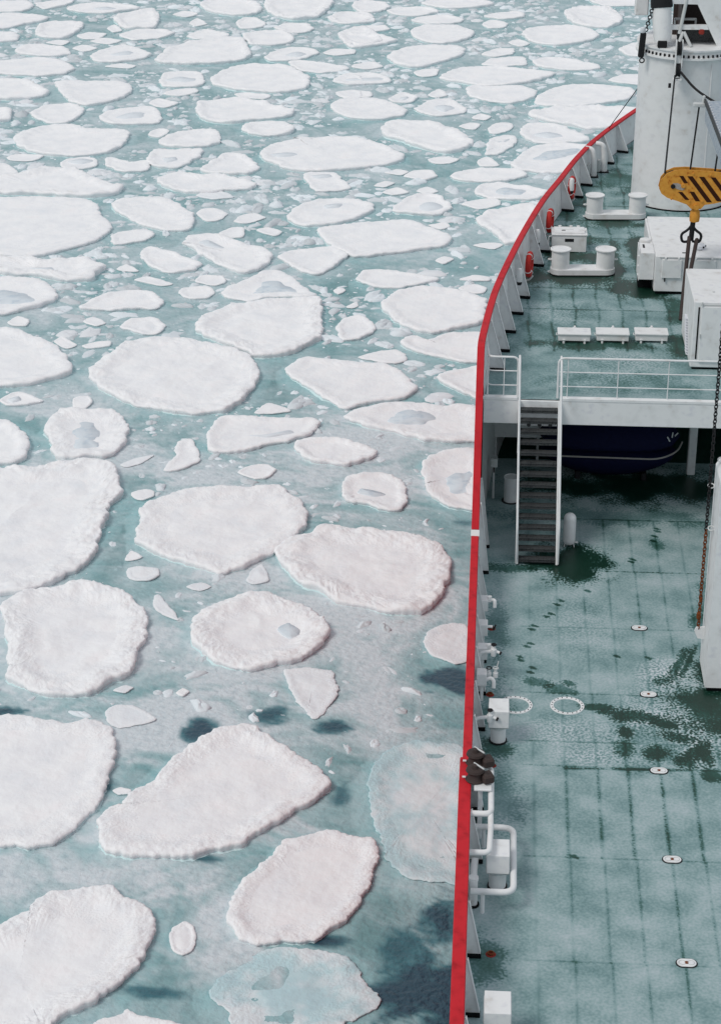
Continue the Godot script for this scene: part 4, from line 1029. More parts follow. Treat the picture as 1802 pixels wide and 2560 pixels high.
func hull():
	# rail line, smoothed
	var raw := [Vector3(14.0, 11.2, -75.0), Vector3(10.0, 11.2, -73.4), Vector3(7.4, 11.2, -70.6), Vector3(5.9, 11.2, -67.8)]
	for p in RAIL: raw.append(gp(p[0], p[1], 11.55 - 0.35 * smoothstep(640.0, 420.0, p[1])))
	raw.append(Vector3(-0.08, 11.5, -41.75))
	for i in raw.size() - 1:
		var a: Vector3 = raw[maxi(0, i - 1)]
		var d: Vector3 = raw[mini(raw.size() - 1, i + 2)]
		for k in 4: rail_line.append((raw[i] as Vector3).cubic_interpolate(raw[i + 1], a, d, k / 4.0))
	for p in [[-0.08, 11.5, -41.75], [-0.085, 10.95, -41.25], [-0.088, 9.75, -40.32], [-0.09, 8.94, -39.74], [-0.095, 8.1, -39.14]]: rail_line.append(Vector3(p[0], p[1], p[2]))
	var joint := rail_line.size() - 1
	var zz := -38.6
	while zz < -18.0:
		rail_line.append(Vector3(-0.105, 8.1, zz))
		zz += 1.2
	var ship := thing("ship_hull", "ship's side and green frosted decks behind the white bulwark with its red rail", "ship")
	# decks
	var a := -20.0
	var L := MAIN
	var segs := []
	var cols := [1331, 1411, 1491, 1566, 1648, 1726, 1802]
	var rows := [1299, 1428, 1571, 1736, 1857, 1918, 2146, 2407, 2700]
	var str_col := [0.18, 0.35, 0.40, 0.5, 0.55, 0.5, 0.35]
	for i in cols.size():
		var xx := gp(cols[i], 1934, L).x
		for j in rows.size() - 1:
			var za := gp(1500, rows[j], L).z
			var zb := gp(1500, rows[j + 1], L).z
			var st: float = str_col[i] * [0.7, 0.75, 0.6, 0.7, 0.9, 1.15, 0.75, 0.7][j]
			segs.append([xx + 0.02, za, xx - 0.01, zb, 0.022 if j != 5 else 0.032, st])
	for j in rows.size() - 1:
		var za := gp(1500, rows[j], L).z
		segs.append([0.9, za, 5.2, za - 0.02, 0.018, [0.75, 0.9, 0.45, 0.40, 0.6, 0.5, 0.35, 0.3][j]])
	var s1 := gp(1411, 1920, L)
	var s2 := gp(1720, 1926, L)
	segs.append([s1.x, s1.z, s2.x, s2.z, 0.035, 1.0])
	var blobs := []
	for q in [[1430, 1405, 90, 60, 1.1, 0.0], [1385, 1412, 70, 26, 0.8, 0.0], [1450, 1440, 50, 30, 0.6, 0.3], [1270, 1420, 70, 14, 0.5, 0.0], [1760, 1770, 75, 60, 0.8, 0.2], [1790, 1700, 60, 50, 1.1, 0.0], [1772, 1690, 26, 26, 0.8, 0.0],
			[1690, 1665, 16, 44, 0.75, 0.35], [1712, 1665, 10, 46, 0.75, 0.3], [1655, 1700, 24, 10, 0.5, -0.5], [1590, 1790, 70, 16, 0.85, 0.1], [1660, 1810, 36, 12, 0.8, 0.2], [1700, 1845, 60, 12, 0.85, 0.35], [1735, 1880, 22, 34, 0.8, 0.6], [1755, 1885, 16, 26, 0.8, -0.3],
			[1562, 1832, 18, 14, 0.75, 0.0], [1560, 1870, 26, 18, 0.4, 0.0], [1630, 1880, 30, 20, 0.6, 0.2], [1715, 1905, 30, 16, 0.7, 0.0], [1780, 1935, 26, 14, 0.6, 0.0], [1400, 1720, 40, 14, 0.4, 0.45], [1345, 1705, 44, 10, 0.35, 0.3], [1420, 1708, 24, 8, 0.5, 0.6],
			[1490, 1768, 36, 8, 0.6, 0.0], [1505, 1780, 20, 6, 0.55, 0.1], [1240, 1870, 40, 26, 0.5, 0.0], [1240, 1560, 26, 90, 0.22, 0.0], [1230, 1750, 40, 60, 0.3, 0.0], [1600, 1215, 330, 60, 0.95, 0.0], [1500, 1290, 300, 30, 0.2, 0.0], [1765, 1500, 22, 60, 0.3, 0.0], [1750, 1560, 30, 24, 0.4, 0.0],  # one darker patch lies just below the first deck vent
			[1640, 1360, 18, 20, 0.3, 0.0], [1660, 1850, 120, 60, 0.22, 0.0], [1210, 2400, 36, 40, 0.3, 0.0], [1240, 2010, 60, 60, 0.2, 0.0]]:
		var p := gp(q[0], q[1], L)
		blobs.append([p.x, p.z, q[2] / 128.0, q[3] / 66.0, q[4], q[5]])
	var snowy := []
	for q in [[1660, 1690, 90, 60, 0.55], [1420, 1830, 150, 50, 0.30], [1480, 1890, 120, 30, 0.35], [1740, 1860, 90, 70, 0.5], [1450, 1560, 130, 120, 0.12], [1640, 1790, 130, 90, 0.4]]:
		var p := gp(q[0], q[1], L)
		snowy.append([p.x, p.z, q[2] / 128.0, q[3] / 66.0, q[4]])
	var prints := []
	for q in [[1467, 1477], [1401, 1501], [1391, 1511], [1376, 1534], [1364, 1541], [1334, 1564], [1328, 1573], [1324, 1608], [1314, 1615], [1298, 1641], [1300, 1650], [1330, 1669], [1323, 1680], [1580, 1398], [1575, 1404], [1630, 1352], [1633, 1340], [1640, 1322], [1642, 1328], [1432, 2140], [1620, 1645], [1540, 1640]]:
		var p := gp(q[0], q[1], L)
		prints.append([p.x, p.z, 0.115, 0.06, 0.6])
	deck_material("main_deck", deck_texture(-0.3, -46.0, 8.3, 26.0, 50, 41, 0.88, segs, blobs, prints, snowy))
	var mm: StandardMaterial3D = mats.main_deck
	part(ship, "main_deck", sheet(PackedVector2Array([Vector2(rail_at(-46).x + 0.04, -46), Vector2(8, -46), Vector2(8, a), Vector2(-0.06, a), Vector2(-0.06, -42), Vector2(rail_at(-44).x + 0.04, -44)]), L, -0.3, -46, 8.3, 26), mm, "green main deck under patchy frost with melted seams")
	var under := MB.new()
	under.face([Vector3(rail_at(-57).x + 0.04, L, -57), Vector3(14, L, -57), Vector3(14, L, -46), Vector3(rail_at(-46).x + 0.04, L, -46)], Vector3.UP)
	part(ship, "covered_deck", under, mats.deck_green)
	# forecastle deck
	var fs := []
	for i in 17:
		var xx := -0.1 + i * 0.58
		var k := 0
		var z := -68.0
		while z < EDGE_Z - 3.6:
			fs.append([xx + (0.04 if k % 2 else -0.03), z, xx, z + 1.05, 0.026, 0.42 + 0.5 * absf(nz_a.get_noise_2d(xx * 90, z * 40))])
			z += 1.05
			k += 1
	for py in [330, 370, 411, 467, 515, 552, 596, 641, 700, 722, 775]:
		var zr := gp(1500, py, FORE).z
		fs.append([0.4, zr, 8.0, zr, 0.028, 0.8 if py > 500 else 0.6])
	var fb := []
	for q in [[1460, 700, 110, 20, 0.85, 0.0], [1540, 660, 16, 60, 0.8, 0.0], [1550, 720, 26, 30, 0.8, 0.0], [1620, 720, 60, 26, 0.7, 0.0], [1430, 640, 90, 20, 0.7, 0.0], [1330, 690, 50, 26, 0.7, 0.0], [1390, 630, 60, 20, 0.6, 0.0], [1540, 560, 90, 12, 0.6, 0.0], [1590, 620, 26, 50, 0.8, 0.0],
			[1420, 520, 90, 40, 0.3, 0.0], [1540, 450, 60, 40, 0.35, 0.0], [1480, 860, 120, 12, 0.5, 0.0], [1700, 860, 40, 26, 0.5, 0.0], [1690, 780, 26, 40, 0.45, 0.0], [1600, 735, 40, 14, 0.8, 0.0], [1330, 840, 90, 30, 0.12, 0.0], [1390, 575, 40, 18, 0.6, 0.0], [1440, 600, 70, 20, 0.5, 0.0], [1560, 960, 180, 22, 0.12, 0.0]]:
		var p := gp(q[0], q[1], FORE)
		fb.append([p.x, p.z, q[2] / 98.0, q[3] / 36.0, q[4], q[5]])
	var fsn := []
	for q in [[1560, 905, 150, 30, 0.25], [1400, 780, 120, 40, 0.2], [1500, 700, 60, 20, 0.2], [1540, 950, 160, 30, 0.18]]:
		var p := gp(q[0], q[1], FORE)
		fsn.append([p.x, p.z, q[2] / 98.0, q[3] / 36.0, q[4]])
	var fore := PackedVector2Array()
	for p in rail_line:
		if p.z <= EDGE_Z: fore.append(Vector2(p.x, p.z) + Vector2(inward(p.z).x, inward(p.z).z) * 0.10)
	fore.append(Vector2(-0.02, EDGE_Z + 0.03))
	fore.append(Vector2(14.0, EDGE_Z + 0.03))
	deck_material("fore_deck", deck_texture(-0.3, -70.0, 9.3, 29.0, 40, 57, 0.78, fs, fb, [], fsn))
	part(ship, "forecastle_deck", sheet(fore, FORE, -0.3, -70, 9.3, 29), mats.fore_deck, "green raised deck under thin frost, wet along the seams")
	var m := MB.new()
	var low := PackedVector2Array()
	var tri := Geometry2D.triangulate_polygon(fore)
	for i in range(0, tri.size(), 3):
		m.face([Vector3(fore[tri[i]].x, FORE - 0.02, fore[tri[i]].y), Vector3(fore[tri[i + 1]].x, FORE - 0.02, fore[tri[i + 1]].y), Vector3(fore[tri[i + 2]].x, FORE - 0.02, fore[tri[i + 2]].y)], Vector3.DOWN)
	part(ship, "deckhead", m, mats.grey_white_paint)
	m = MB.new()
	m.box(Vector3(7.0, FORE - 0.30, EDGE_Z + 0.045), Vector3(14.0, 0.56, 0.07), 0.01)
	part(ship, "deck_girder", m, mats.white_paint, "white steel girder along the edge of the raised deck")
	m = MB.new()
	m.box(Vector3(0.38, FORE + 0.02, EDGE_Z + 0.02), Vector3(0.78, 0.08, 0.14), 0.012)
	m.box(Vector3(7.85, FORE + 0.02, EDGE_Z + 0.02), Vector3(12.3, 0.08, 0.14), 0.012)
	part(ship, "deck_coaming", m, mats.white_paint)
	# bulkhead and side under the raised deck
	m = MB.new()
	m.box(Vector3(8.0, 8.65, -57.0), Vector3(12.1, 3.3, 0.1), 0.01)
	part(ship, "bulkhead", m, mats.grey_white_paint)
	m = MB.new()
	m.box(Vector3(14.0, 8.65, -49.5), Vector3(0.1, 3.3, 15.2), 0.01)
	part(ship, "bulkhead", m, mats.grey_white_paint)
	m = MB.new()
	m.box(Vector3(5.12, 8.62, -45.35), Vector3(0.20, 3.24, 0.20), 0.02)
	part(ship, "deck_post", m, mats.grey_white_paint)
	m = MB.new()
	m.box(Vector3(4.75, 10.02, -43.6), Vector3(0.5, 0.3, 0.3), 0.02)
	part(ship, "cable_box", m, mats.grey_white_paint)
	# bulwark plating, hull side below it, red rail cap
	m = MB.new()
	var hs := MB.new()
	var lining := MB.new()
	for i in rail_line.size() - 1:
		var p: Vector3 = rail_line[i]
		var q: Vector3 = rail_line[i + 1]
		var ip := inward(p.z)
		var iq := inward(q.z)
		var ph := (FORE if p.z < EDGE_Z else L) + 0.01
		var qh := (FORE if q.z <= EDGE_Z else L) + 0.01
		if p.z < EDGE_Z and q.z > EDGE_Z: qh = ph
		var pb := Vector3(p.x, ph, p.z) + ip * 0.10
		var qb := Vector3(q.x, qh, q.z) + iq * 0.10
		m.flat([p + ip * 0.02, q + iq * 0.02, qb, pb], (p + q) * 0.5 - (ip + iq))
		m.flat([p - ip * 0.0, q - iq * 0.0, qb - iq * 0.02, pb - ip * 0.02], (p + q) * 0.5 + (ip + iq))
		var pd := Vector3(p.x, ph - 0.01, p.z) + ip * 0.06
		var qd := Vector3(q.x, qh - 0.01, q.z) + iq * 0.06
		var flare := 1.1 if p.z < EDGE_Z else 0.0
		var pm := Vector3(p.x, 6.0, p.z) + ip * 0.06
		var qm := Vector3(q.x, 6.0, q.z) + iq * 0.06
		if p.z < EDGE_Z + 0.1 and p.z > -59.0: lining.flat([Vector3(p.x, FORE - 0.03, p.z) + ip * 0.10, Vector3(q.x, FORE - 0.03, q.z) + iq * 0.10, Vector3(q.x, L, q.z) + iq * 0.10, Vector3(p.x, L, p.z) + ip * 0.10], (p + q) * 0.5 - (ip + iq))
		hs.flat([pd, qd, qm, pm], (p + q) * 0.5 + (ip + iq) * 6.0 - Vector3.UP * 5.0)
		hs.flat([pm, qm, Vector3(q.x, -2, q.z) + iq * (0.08 + flare), Vector3(p.x, -2, p.z) + ip * (0.08 + flare)], (p + q) * 0.5 + (ip + iq) * 6.0 - Vector3.UP * 5.0)
	part(ship, "bulwark", m, mats.white_paint, "white bulwark plating inside the red rail")
	part(ship, "side_plating", hs, mats.hull_red)
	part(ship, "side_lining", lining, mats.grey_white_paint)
	var cap := [Vector2(-0.082, -0.02), Vector2(0.082, -0.02), Vector2(0.082, 0.015), Vector2(0.068, 0.03), Vector2(-0.068, 0.03), Vector2(-0.082, 0.015)]
	m = MB.new()
	swept(rail_line.slice(0, joint), cap, m)
	part(ship, "rail_cap", m, mats.red_paint, "red rail cap curving towards the bow")
	var jz: float = rail_line[joint].z
	var gap := [rail_line[joint - 1].lerp(rail_line[joint], 0.86), rail_line[joint]]
	m = MB.new()
	swept([rail_line[joint - 1], gap[0]], cap, m)
	part(ship, "rail_cap", m, mats.red_paint)
	m = MB.new()
	swept(gap, [Vector2(-0.092, -0.03), Vector2(0.092, -0.03), Vector2(0.092, 0.022), Vector2(-0.092, 0.022)], m)
	part(ship, "rail_joint", m, mats.white_paint, "bare white joint in the red rail")
	m = MB.new()
	var st_z := -30.15
	swept([rail_line[joint], Vector3(-0.1, 8.1, -36), Vector3(-0.105, 8.1, st_z)], cap, m)
	part(ship, "rail_cap", m, mats.red_paint)
	m = MB.new()
	var wide := [Vector2(-0.125, -0.02), Vector2(0.09, -0.02), Vector2(0.09, 0.015), Vector2(0.075, 0.033), Vector2(-0.11, 0.033), Vector2(-0.125, 0.015)]
	swept([Vector3(-0.105, 8.1, st_z), Vector3(-0.112, 8.1, -29.0), Vector3(-0.11, 8.1, -28.0), Vector3(-0.11, 8.1, -24), Vector3(-0.11, 8.1, -18.2)], wide, m)
	part(ship, "rail_cap", m, mats.red_paint, "wider straight length of red rail cap")
	# stays: a tapering web with a flange along its sloping edge
	var feet := []
	for q in [[1248, 926], [1256, 878], [1269, 830], [1282, 784], [1295, 744], [1328, 664], [1349, 629], [1422, 527], [1446, 493], [1476, 463], [1535, 408], [1567, 380]]: feet.append(gp(q[0], q[1], FORE))
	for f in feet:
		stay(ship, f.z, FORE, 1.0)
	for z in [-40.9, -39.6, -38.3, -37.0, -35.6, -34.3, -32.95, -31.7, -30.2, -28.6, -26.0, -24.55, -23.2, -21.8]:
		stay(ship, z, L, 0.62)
func stay(ship: Node3D, z: float, deck: float, k: float):
	var top := rail_at(z)
	var inn := inward(z)
	var tall := minf(top.y, deck + 1.75) - deck - 0.03
	if tall < 0.3: return
	var xf := Transform3D(Basis(inn, Vector3.UP, inn.cross(Vector3.UP)), Vector3(top.x, deck, top.z))
	var m := MB.new()
	m.prism([Vector2(0.09, 0.07), Vector2(0.09 + 0.36 * k, 0.07), Vector2(0.09 + 0.34 * k, 0.13), Vector2(0.11, tall), Vector2(0.04, tall)], 0.016, xf)
	var w := part(ship, "stay", m, mats.white_paint)
	m = MB.new()
	var a := Vector3(0.09 + 0.345 * k, 0.10, 0)
	var b := Vector3(0.11, tall, 0)
	var d := (b - a).normalized()
	m.box(xf * ((a + b) * 0.5), Vector3(0.014, (b - a).length(), 0.085), 0.003, xf.basis * Basis(d.cross(Vector3.BACK), d, Vector3.BACK))
	part(w, "flange", m, mats.white_paint)
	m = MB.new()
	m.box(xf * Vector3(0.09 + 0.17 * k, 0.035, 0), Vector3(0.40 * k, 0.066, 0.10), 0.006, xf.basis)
	part(w, "dark_foot", m, mats.black_gap)  # shade of the open slot under the stay, painted as a black block

# ---------------------------------------------------------------- things on deck
func upright(at: Vector3) -> Transform3D: return Transform3D(Basis(), at)
func lying(a: Vector3, b: Vector3) -> Transform3D:
	var y := (b - a).normalized()
	var x := y.cross(Vector3.UP if absf(y.y) < 0.9 else Vector3.RIGHT).normalized()
	return Transform3D(Basis(x, y, x.cross(y)), a)
func stairway():
	var o := thing("stairway", "steep steel stairway with dark treads from the raised deck to the main deck", "stairs", Vector3(1.25, MAIN, -40.9))
	var top := Vector3(0, 3.28, -0.82)
	var foot := Vector3(0.04, 0.0, 0.80)
	var d := (top - foot).normalized()
	for s in [-1, 1]:
		var m := MB.new()
		var w := Vector3(0.44 * s, 0, 0)
		m.box((top + foot) * 0.5 + w, Vector3(0.045, (top - foot).length(), 0.18), 0.008, Basis(Vector3.RIGHT, d, Vector3.RIGHT.cross(d)))
		part(o, "stringer", m, mats.white_paint)
		var wr := Vector3(0.46 * s, 0, 0)
		m = MB.new()
		var up := Vector3(0, 0.95, 0.0)
		m.tube(bend([foot + wr + Vector3(0, 0.05, 0.05), foot + wr + up * 0.92 + Vector3(0, 0, 0.05), top + wr + up + Vector3(0, 0, 0.03), top + wr + up + Vector3(0, 0.02, -0.25)], 0.12), 0.027, 8)
		for t in [0.34, 0.68]:
			var p: Vector3 = foot.lerp(top, t) + wr
			m.tube([p, p + up * 0.97], 0.02, 6)
		part(o, "handrail", m, mats.white_paint)
	for k in 15:
		var p := foot.lerp(top, (k + 0.6) / 15.4)
		var m := MB.new()
		m.box(p, Vector3(0.82, 0.035, 0.19), 0.006)
		m.box(p + Vector3(0, -0.03, 0.085), Vector3(0.82, 0.06, 0.02), 0.004)
		part(o, "tread", m, mats.tread_steel)
	var m2 := MB.new()
	m2.box(top + Vector3(0, -0.52, 0.10), Vector3(0.82, 0.07, 0.05), 0.01)
	part(o, "cross_bar", m2, mats.white_paint)
	for k in 3:
		m2 = MB.new()
		m2.lathe([Vector2(0, 0.0), Vector2(0.045, 0.0), Vector2(0.045, 0.03), Vector2(0, 0.03)], Transform3D(Basis(Vector3.RIGHT, PI / 2), top + Vector3(-0.22 + k * 0.24, -0.52, 0.13)), 12)
		part(o, "bolt_head", m2, mats.tread_steel)
func guard_rails():
	var z := EDGE_Z + 0.02
	var y := FORE + 0.06
	var o := thing("guard_rail", "short white guard rail joining the stairway to the bulwark", "guard rail", Vector3(0, 0, 0))
	var m := MB.new()
	m.tube(bend([Vector3(0.05, y + 0.93, z - 0.95), Vector3(0.10, y + 0.93, z), Vector3(0.76, y + 0.93, z), Vector3(0.76, y - 0.02, z)], 0.14), 0.026, 8)
	part(o, "top_rail", m, mats.white_paint)
	for h in [0.60, 0.26]:
		m = MB.new()
		m.tube(bend([Vector3(0.06, y + h + 0.02, z - 0.85), Vector3(0.10, y + h, z), Vector3(0.745, y + h, z)], 0.12), 0.015, 8)
		part(o, "rail_bar", m, mats.white_paint)
	m = MB.new()
	m.tube([Vector3(0.45, y - 0.02, z), Vector3(0.45, y + 0.93, z)], 0.012, 6)
	part(o, "stanchion", m, mats.white_paint)
	m = MB.new()
	m.tube([Vector3(0.09, y - 0.02, z - 0.06), Vector3(0.09, y + 0.9, z - 0.06)], 0.022, 6)
	part(o, "stanchion", m, mats.white_paint)
	o = thing("guard_rail", "long white guard rail along the raised deck's edge beside the stairway", "guard rail", Vector3(0, 0, 0))
	m = MB.new()
	m.tube(bend([Vector3(1.65, y - 0.02, z), Vector3(1.65, y + 0.93, z), Vector3(9.5, y + 0.93, z)], 0.14), 0.026, 8)
	part(o, "top_rail", m, mats.white_paint)
	for h in [0.60, 0.26]:
		m = MB.new()
		m.tube([Vector3(1.66, y + h, z), Vector3(9.5, y + h, z)], 0.014, 8)
		part(o, "rail_bar", m, mats.white_paint)
	for x in [1.86, 2.97, 4.08, 5.19, 6.3, 7.4, 8.5]:
		m = MB.new()
		m.tube([Vector3(x, y - 0.02, z), Vector3(x, y + 0.93, z)], 0.0125, 6)
		part(o, "stanchion", m, mats.white_paint)
func bollard(at: Vector3, gap: float, turn: float, label: String):
	var o := thing("double_bollard", label, "bollard", at, turn, "white double bollards on the raised deck")
	for s in [-1, 1]:
		var m := MB.new()
		var x := upright(Vector3(gap * 0.5 * s, 0, 0))
		m.lathe([Vector2(0.235, 0.03), Vector2(0.235, 0.645)], x, 32)
		var pst := part(o, "post", m, mats.white_paint)
		m = MB.new()
		m.lathe([Vector2(0.235, 0.645), Vector2(0.272, 0.655), Vector2(0.278, 0.675), Vector2(0.272, 0.69), Vector2(0.245, 0.692), Vector2(0.238, 0.676), Vector2(0.0, 0.676)], x, 32)
		part(pst, "cap", m, mats.white_paint)
		for h in ([0.40] if s > 0 else [0.40, 0.06]):
			m = MB.new()
			m.torus(Vector3((gap * 0.5 + 0.265) * s, h, 0.0), 0.055, 0.013, Basis(), 16, 6)
			part(pst, "eye", m, mats.white_paint)
	var m2 := MB.new()
	var pl := []
	for i in 24:
		var a := TAU * i / 24
		pl.append(Vector2(cos(a) * 0.26 + gap * 0.5 * signf(cos(a) + 1e-6), sin(a) * 0.26))
	m2.prism(pl, 0.14, Transform3D(Basis(Vector3.RIGHT, PI / 2), Vector3(0, 0.10, 0)))
	part(o, "base", m2, mats.white_paint)
	m2 = MB.new()
	m2.prism(pl.map(func(p): return p * 1.015), 0.035, Transform3D(Basis(Vector3.RIGHT, PI / 2), Vector3(0, 0.018, 0)))
	part(o, "dark_foot", m2, mats.dark_steel)
func deck_boxes():
	var first: Node3D = null
	var k := 0
	for q in [[1434, 865, "the stairs"], [1524, 865, ""], [1629, 865, ""]]:
		var p := gp([1434, 1530, 1627][k], 858, FORE) + Vector3(0, 0, -0.20)
		var lb: String = ["low white deck box beside the top of the stairway", "low white deck box between two others in a row", "low white deck box beside the steel cabin with the louvre"][k]
		k += 1
		if first:
			copy_of(first, "deck_box", p, 0.0, lb)
			continue
		var o := thing("deck_box", lb, "box", p, 0.0, "row of three low white deck boxes")
		first = o
		var m := MB.new()
		m.box(Vector3(0, 0.13, 0), Vector3(0.76, 0.15, 0.40), 0.008)
		part(o, "body", m, mats.white_paint)
		m = MB.new()
		m.box(Vector3(0, 0.225, 0), Vector3(0.80, 0.045, 0.46), 0.012)
		var lid := part(o, "lid", m, mats.white_paint)
		m = MB.new()
		m.box(Vector3(0.02, 0.25, -0.25), Vector3(0.05, 0.06, 0.06), 0.01)
		m.box(Vector3(0.02, 0.22, -0.27), Vector3(0.11, 0.03, 0.05), 0.01)
		part(lid, "latch", m, mats.white_paint)
		for s in [-1, 1]:
			m = MB.new()
			m.box(Vector3(0.25 * s, 0.04, 0.21), Vector3(0.05, 0.10, 0.05), 0.008)
			m.tube([Vector3(0.25 * s - 0.03, 0.09, 0.235), Vector3(0.25 * s + 0.03, 0.09, 0.235)], 0.014, 6)
			part(o, "foot", m, mats.white_paint)
			m = MB.new()
			m.box(Vector3(0.25 * s, 0.03, -0.15), Vector3(0.05, 0.06, 0.05), 0.008)
			part(o, "foot", m, mats.white_paint)
		m = MB.new()
		m.tube(bend([Vector3(-0.385, 0.16, -0.05), Vector3(-0.425, 0.16, -0.05), Vector3(-0.425, 0.16, 0.08), Vector3(-0.385, 0.16, 0.08)], 0.02), 0.009, 6)
		part(o, "handle", m, mats.white_paint)
func locker():
	var p := gp(1421, 631, FORE) + Vector3(0, 0, -0.32)
	var o := thing("deck_locker", "white steel locker with a clamped lid and black name plate behind a bollard", "locker", p)
	var m := MB.new()
	m.box(Vector3(0, 0.24, 0), Vector3(0.93, 0.46, 0.62), 0.01)
	part(o, "body", m, mats.white_paint)
	m = MB.new()
	m.box(Vector3(0.0, 0.485, 0), Vector3(0.97, 0.045, 0.66), 0.012)
	m.box(Vector3(0.0, 0.525, -0.01), Vector3(0.84, 0.05, 0.52), 0.02)
	var lid := part(o, "lid", m, mats.white_paint)
	for q in [[-0.25, -0.26], [0.05, -0.26], [0.25, -0.26], [0.42, 0.1]]:
		m = MB.new()
		m.box(Vector3(q[0], 0.56, q[1]), Vector3(0.06, 0.05, 0.05), 0.01)
		m.tube([Vector3(q[0] - 0.05, 0.57, q[1]), Vector3(q[0] + 0.05, 0.57, q[1])], 0.012, 6)
		part(lid, "clamp", m, mats.white_paint)
	m = MB.new()
	m.box(Vector3(-0.16, 0.553, 0.10), Vector3(0.10, 0.008, 0.05), 0.002)
	part(lid, "plate", m, mats.dark_steel)
	m = MB.new()
	m.box(Vector3(-0.04, 0.553, 0.02), Vector3(0.30, 0.012, 0.02), 0.002)
	part(lid, "hasp", m, mats.grey_white_paint)
	m = MB.new()
	m.box(Vector3(0.0, 0.34, 0.313), Vector3(0.24, 0.085, 0.01), 0.002)
	part(o, "name_plate", m, mats.dark_steel)
	m = MB.new()
	m.tube(bend([Vector3(-0.47, 0.44, 0.28), Vector3(-0.56, 0.44, 0.30), Vector3(-0.56, 0.12, 0.30), Vector3(-0.47, 0.12, 0.28)], 0.08), 0.016, 8)
	part(o, "handle", m, mats.white_paint)
func deck_house():
	var o := thing("deck_house", "low white steel winch house with two hatch panels and a side cabinet", "deck house", Vector3(4.27, FORE, -49.2))
	var m := MB.new()
	m.box(Vector3(1.6, 0.55, -1.75), Vector3(3.2, 0.94, 3.5), 0.015)
	part(o, "body", m, mats.white_paint)
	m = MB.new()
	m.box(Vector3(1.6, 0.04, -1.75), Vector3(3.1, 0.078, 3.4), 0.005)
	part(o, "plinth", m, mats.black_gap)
	for q in [[0.42, 0.50], [1.22, 0.62]]:
		m = MB.new()
		m.box(Vector3(q[0], 0.70, 0.028), Vector3(q[1], 0.50, 0.05), 0.015)
		var pn := part(o, "hatch_panel", m, mats.white_paint)
		for s in [-0.33, 0.33]:
			m = MB.new()
			m.box(Vector3(q[0] + s * q[1], 0.975, 0.035), Vector3(0.05, 0.06, 0.05), 0.008)
			part(pn, "hinge", m, mats.white_paint)
		m = MB.new()
		m.box(Vector3(q[0] - 0.16, 0.41, 0.04), Vector3(0.03, 0.10, 0.04), 0.006)
		part(pn, "latch", m, mats.dark_steel)
	m = MB.new()
	m.box(Vector3(-0.19, 0.68, -0.62), Vector3(0.37, 0.72, 0.85), 0.012)
	var cb := part(o, "side_cabinet", m, mats.white_paint)
	m = MB.new()
	m.box(Vector3(-0.385, 0.68, -0.62), Vector3(0.02, 0.78, 0.80), 0.006)
	part(cb, "cabinet_door", m, mats.white_paint)
	for h in [0.42, 0.66, 0.92]:
		m = MB.new()
		m.box(Vector3(-0.40, h, -0.30), Vector3(0.05, 0.05, 0.05), 0.01)
		part(cb, "clamp", m, mats.white_paint)
	m = MB.new()
	m.box(Vector3(-0.26, 1.045, -0.75), Vector3(0.05, 0.012, 0.28), 0.003)
	part(cb, "slot", m, mats.dark_steel)
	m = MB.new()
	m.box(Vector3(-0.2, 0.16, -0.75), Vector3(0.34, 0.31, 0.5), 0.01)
	part(o, "under_cabinet_shade", m, mats.black_gap)  # black block paints in the shade below the cabinet, which hangs clear
	m = MB.new()
	m.lathe([Vector2(0.0, 0.62), Vector2(0.14, 0.60), Vector2(0.16, 0.55), Vector2(0.16, 0.0)], upright(Vector3(-0.18, 0.45, -1.35)), 20)
	part(o, "vent_cap", m, mats.white_paint)
	m = MB.new()
	m.box(Vector3(-0.03, 0.75, -2.3), Vector3(0.06, 0.5, 2.2), 0.02)
	part(o, "side_rib", m, mats.white_paint)
	m = MB.new()
	m.tube([Vector3(0.1, 1.0, 0.02), Vector3(2.9, 1.0, 0.02)], 0.012, 6)
	part(o, "hinge_bar", m, mats.grey_white_paint)
	m = MB.new()
	m.box(Vector3(0.75, 1.028, -0.30), Vector3(0.12, 0.02, 0.03), 0.004)
	part(o, "lifting_eye", m, mats.dark_steel)
	# octagonal float lying on the roof
	var q := pz(1746, 612, -49.9)
	var b := thing("round_float", "white eight sided float resting on the winch house roof", "float", gp(1746, 622, FORE + 1.03))
	m = MB.new()
	m.lathe([Vector2(0, 0.14), Vector2(0.10, 0.138), Vector2(0.16, 0.10), Vector2(0.165, 0.05), Vector2(0.12, 0.0), Vector2(0, 0.0)], upright(Vector3.ZERO), 8)
	part(b, "body", m, mats.frost_plate)
	for k in 3:
		m = MB.new()
		m.box(Vector3(cos(-0.9 + k * 0.9) * 0.165, 0.08, -sin(-0.9 + k * 0.9) * 0.165), Vector3(0.03, 0.05, 0.05), 0.01, Basis(Vector3.UP, -0.9 + k * 0.9))
		part(b, "strap", m, mats.dark_steel)
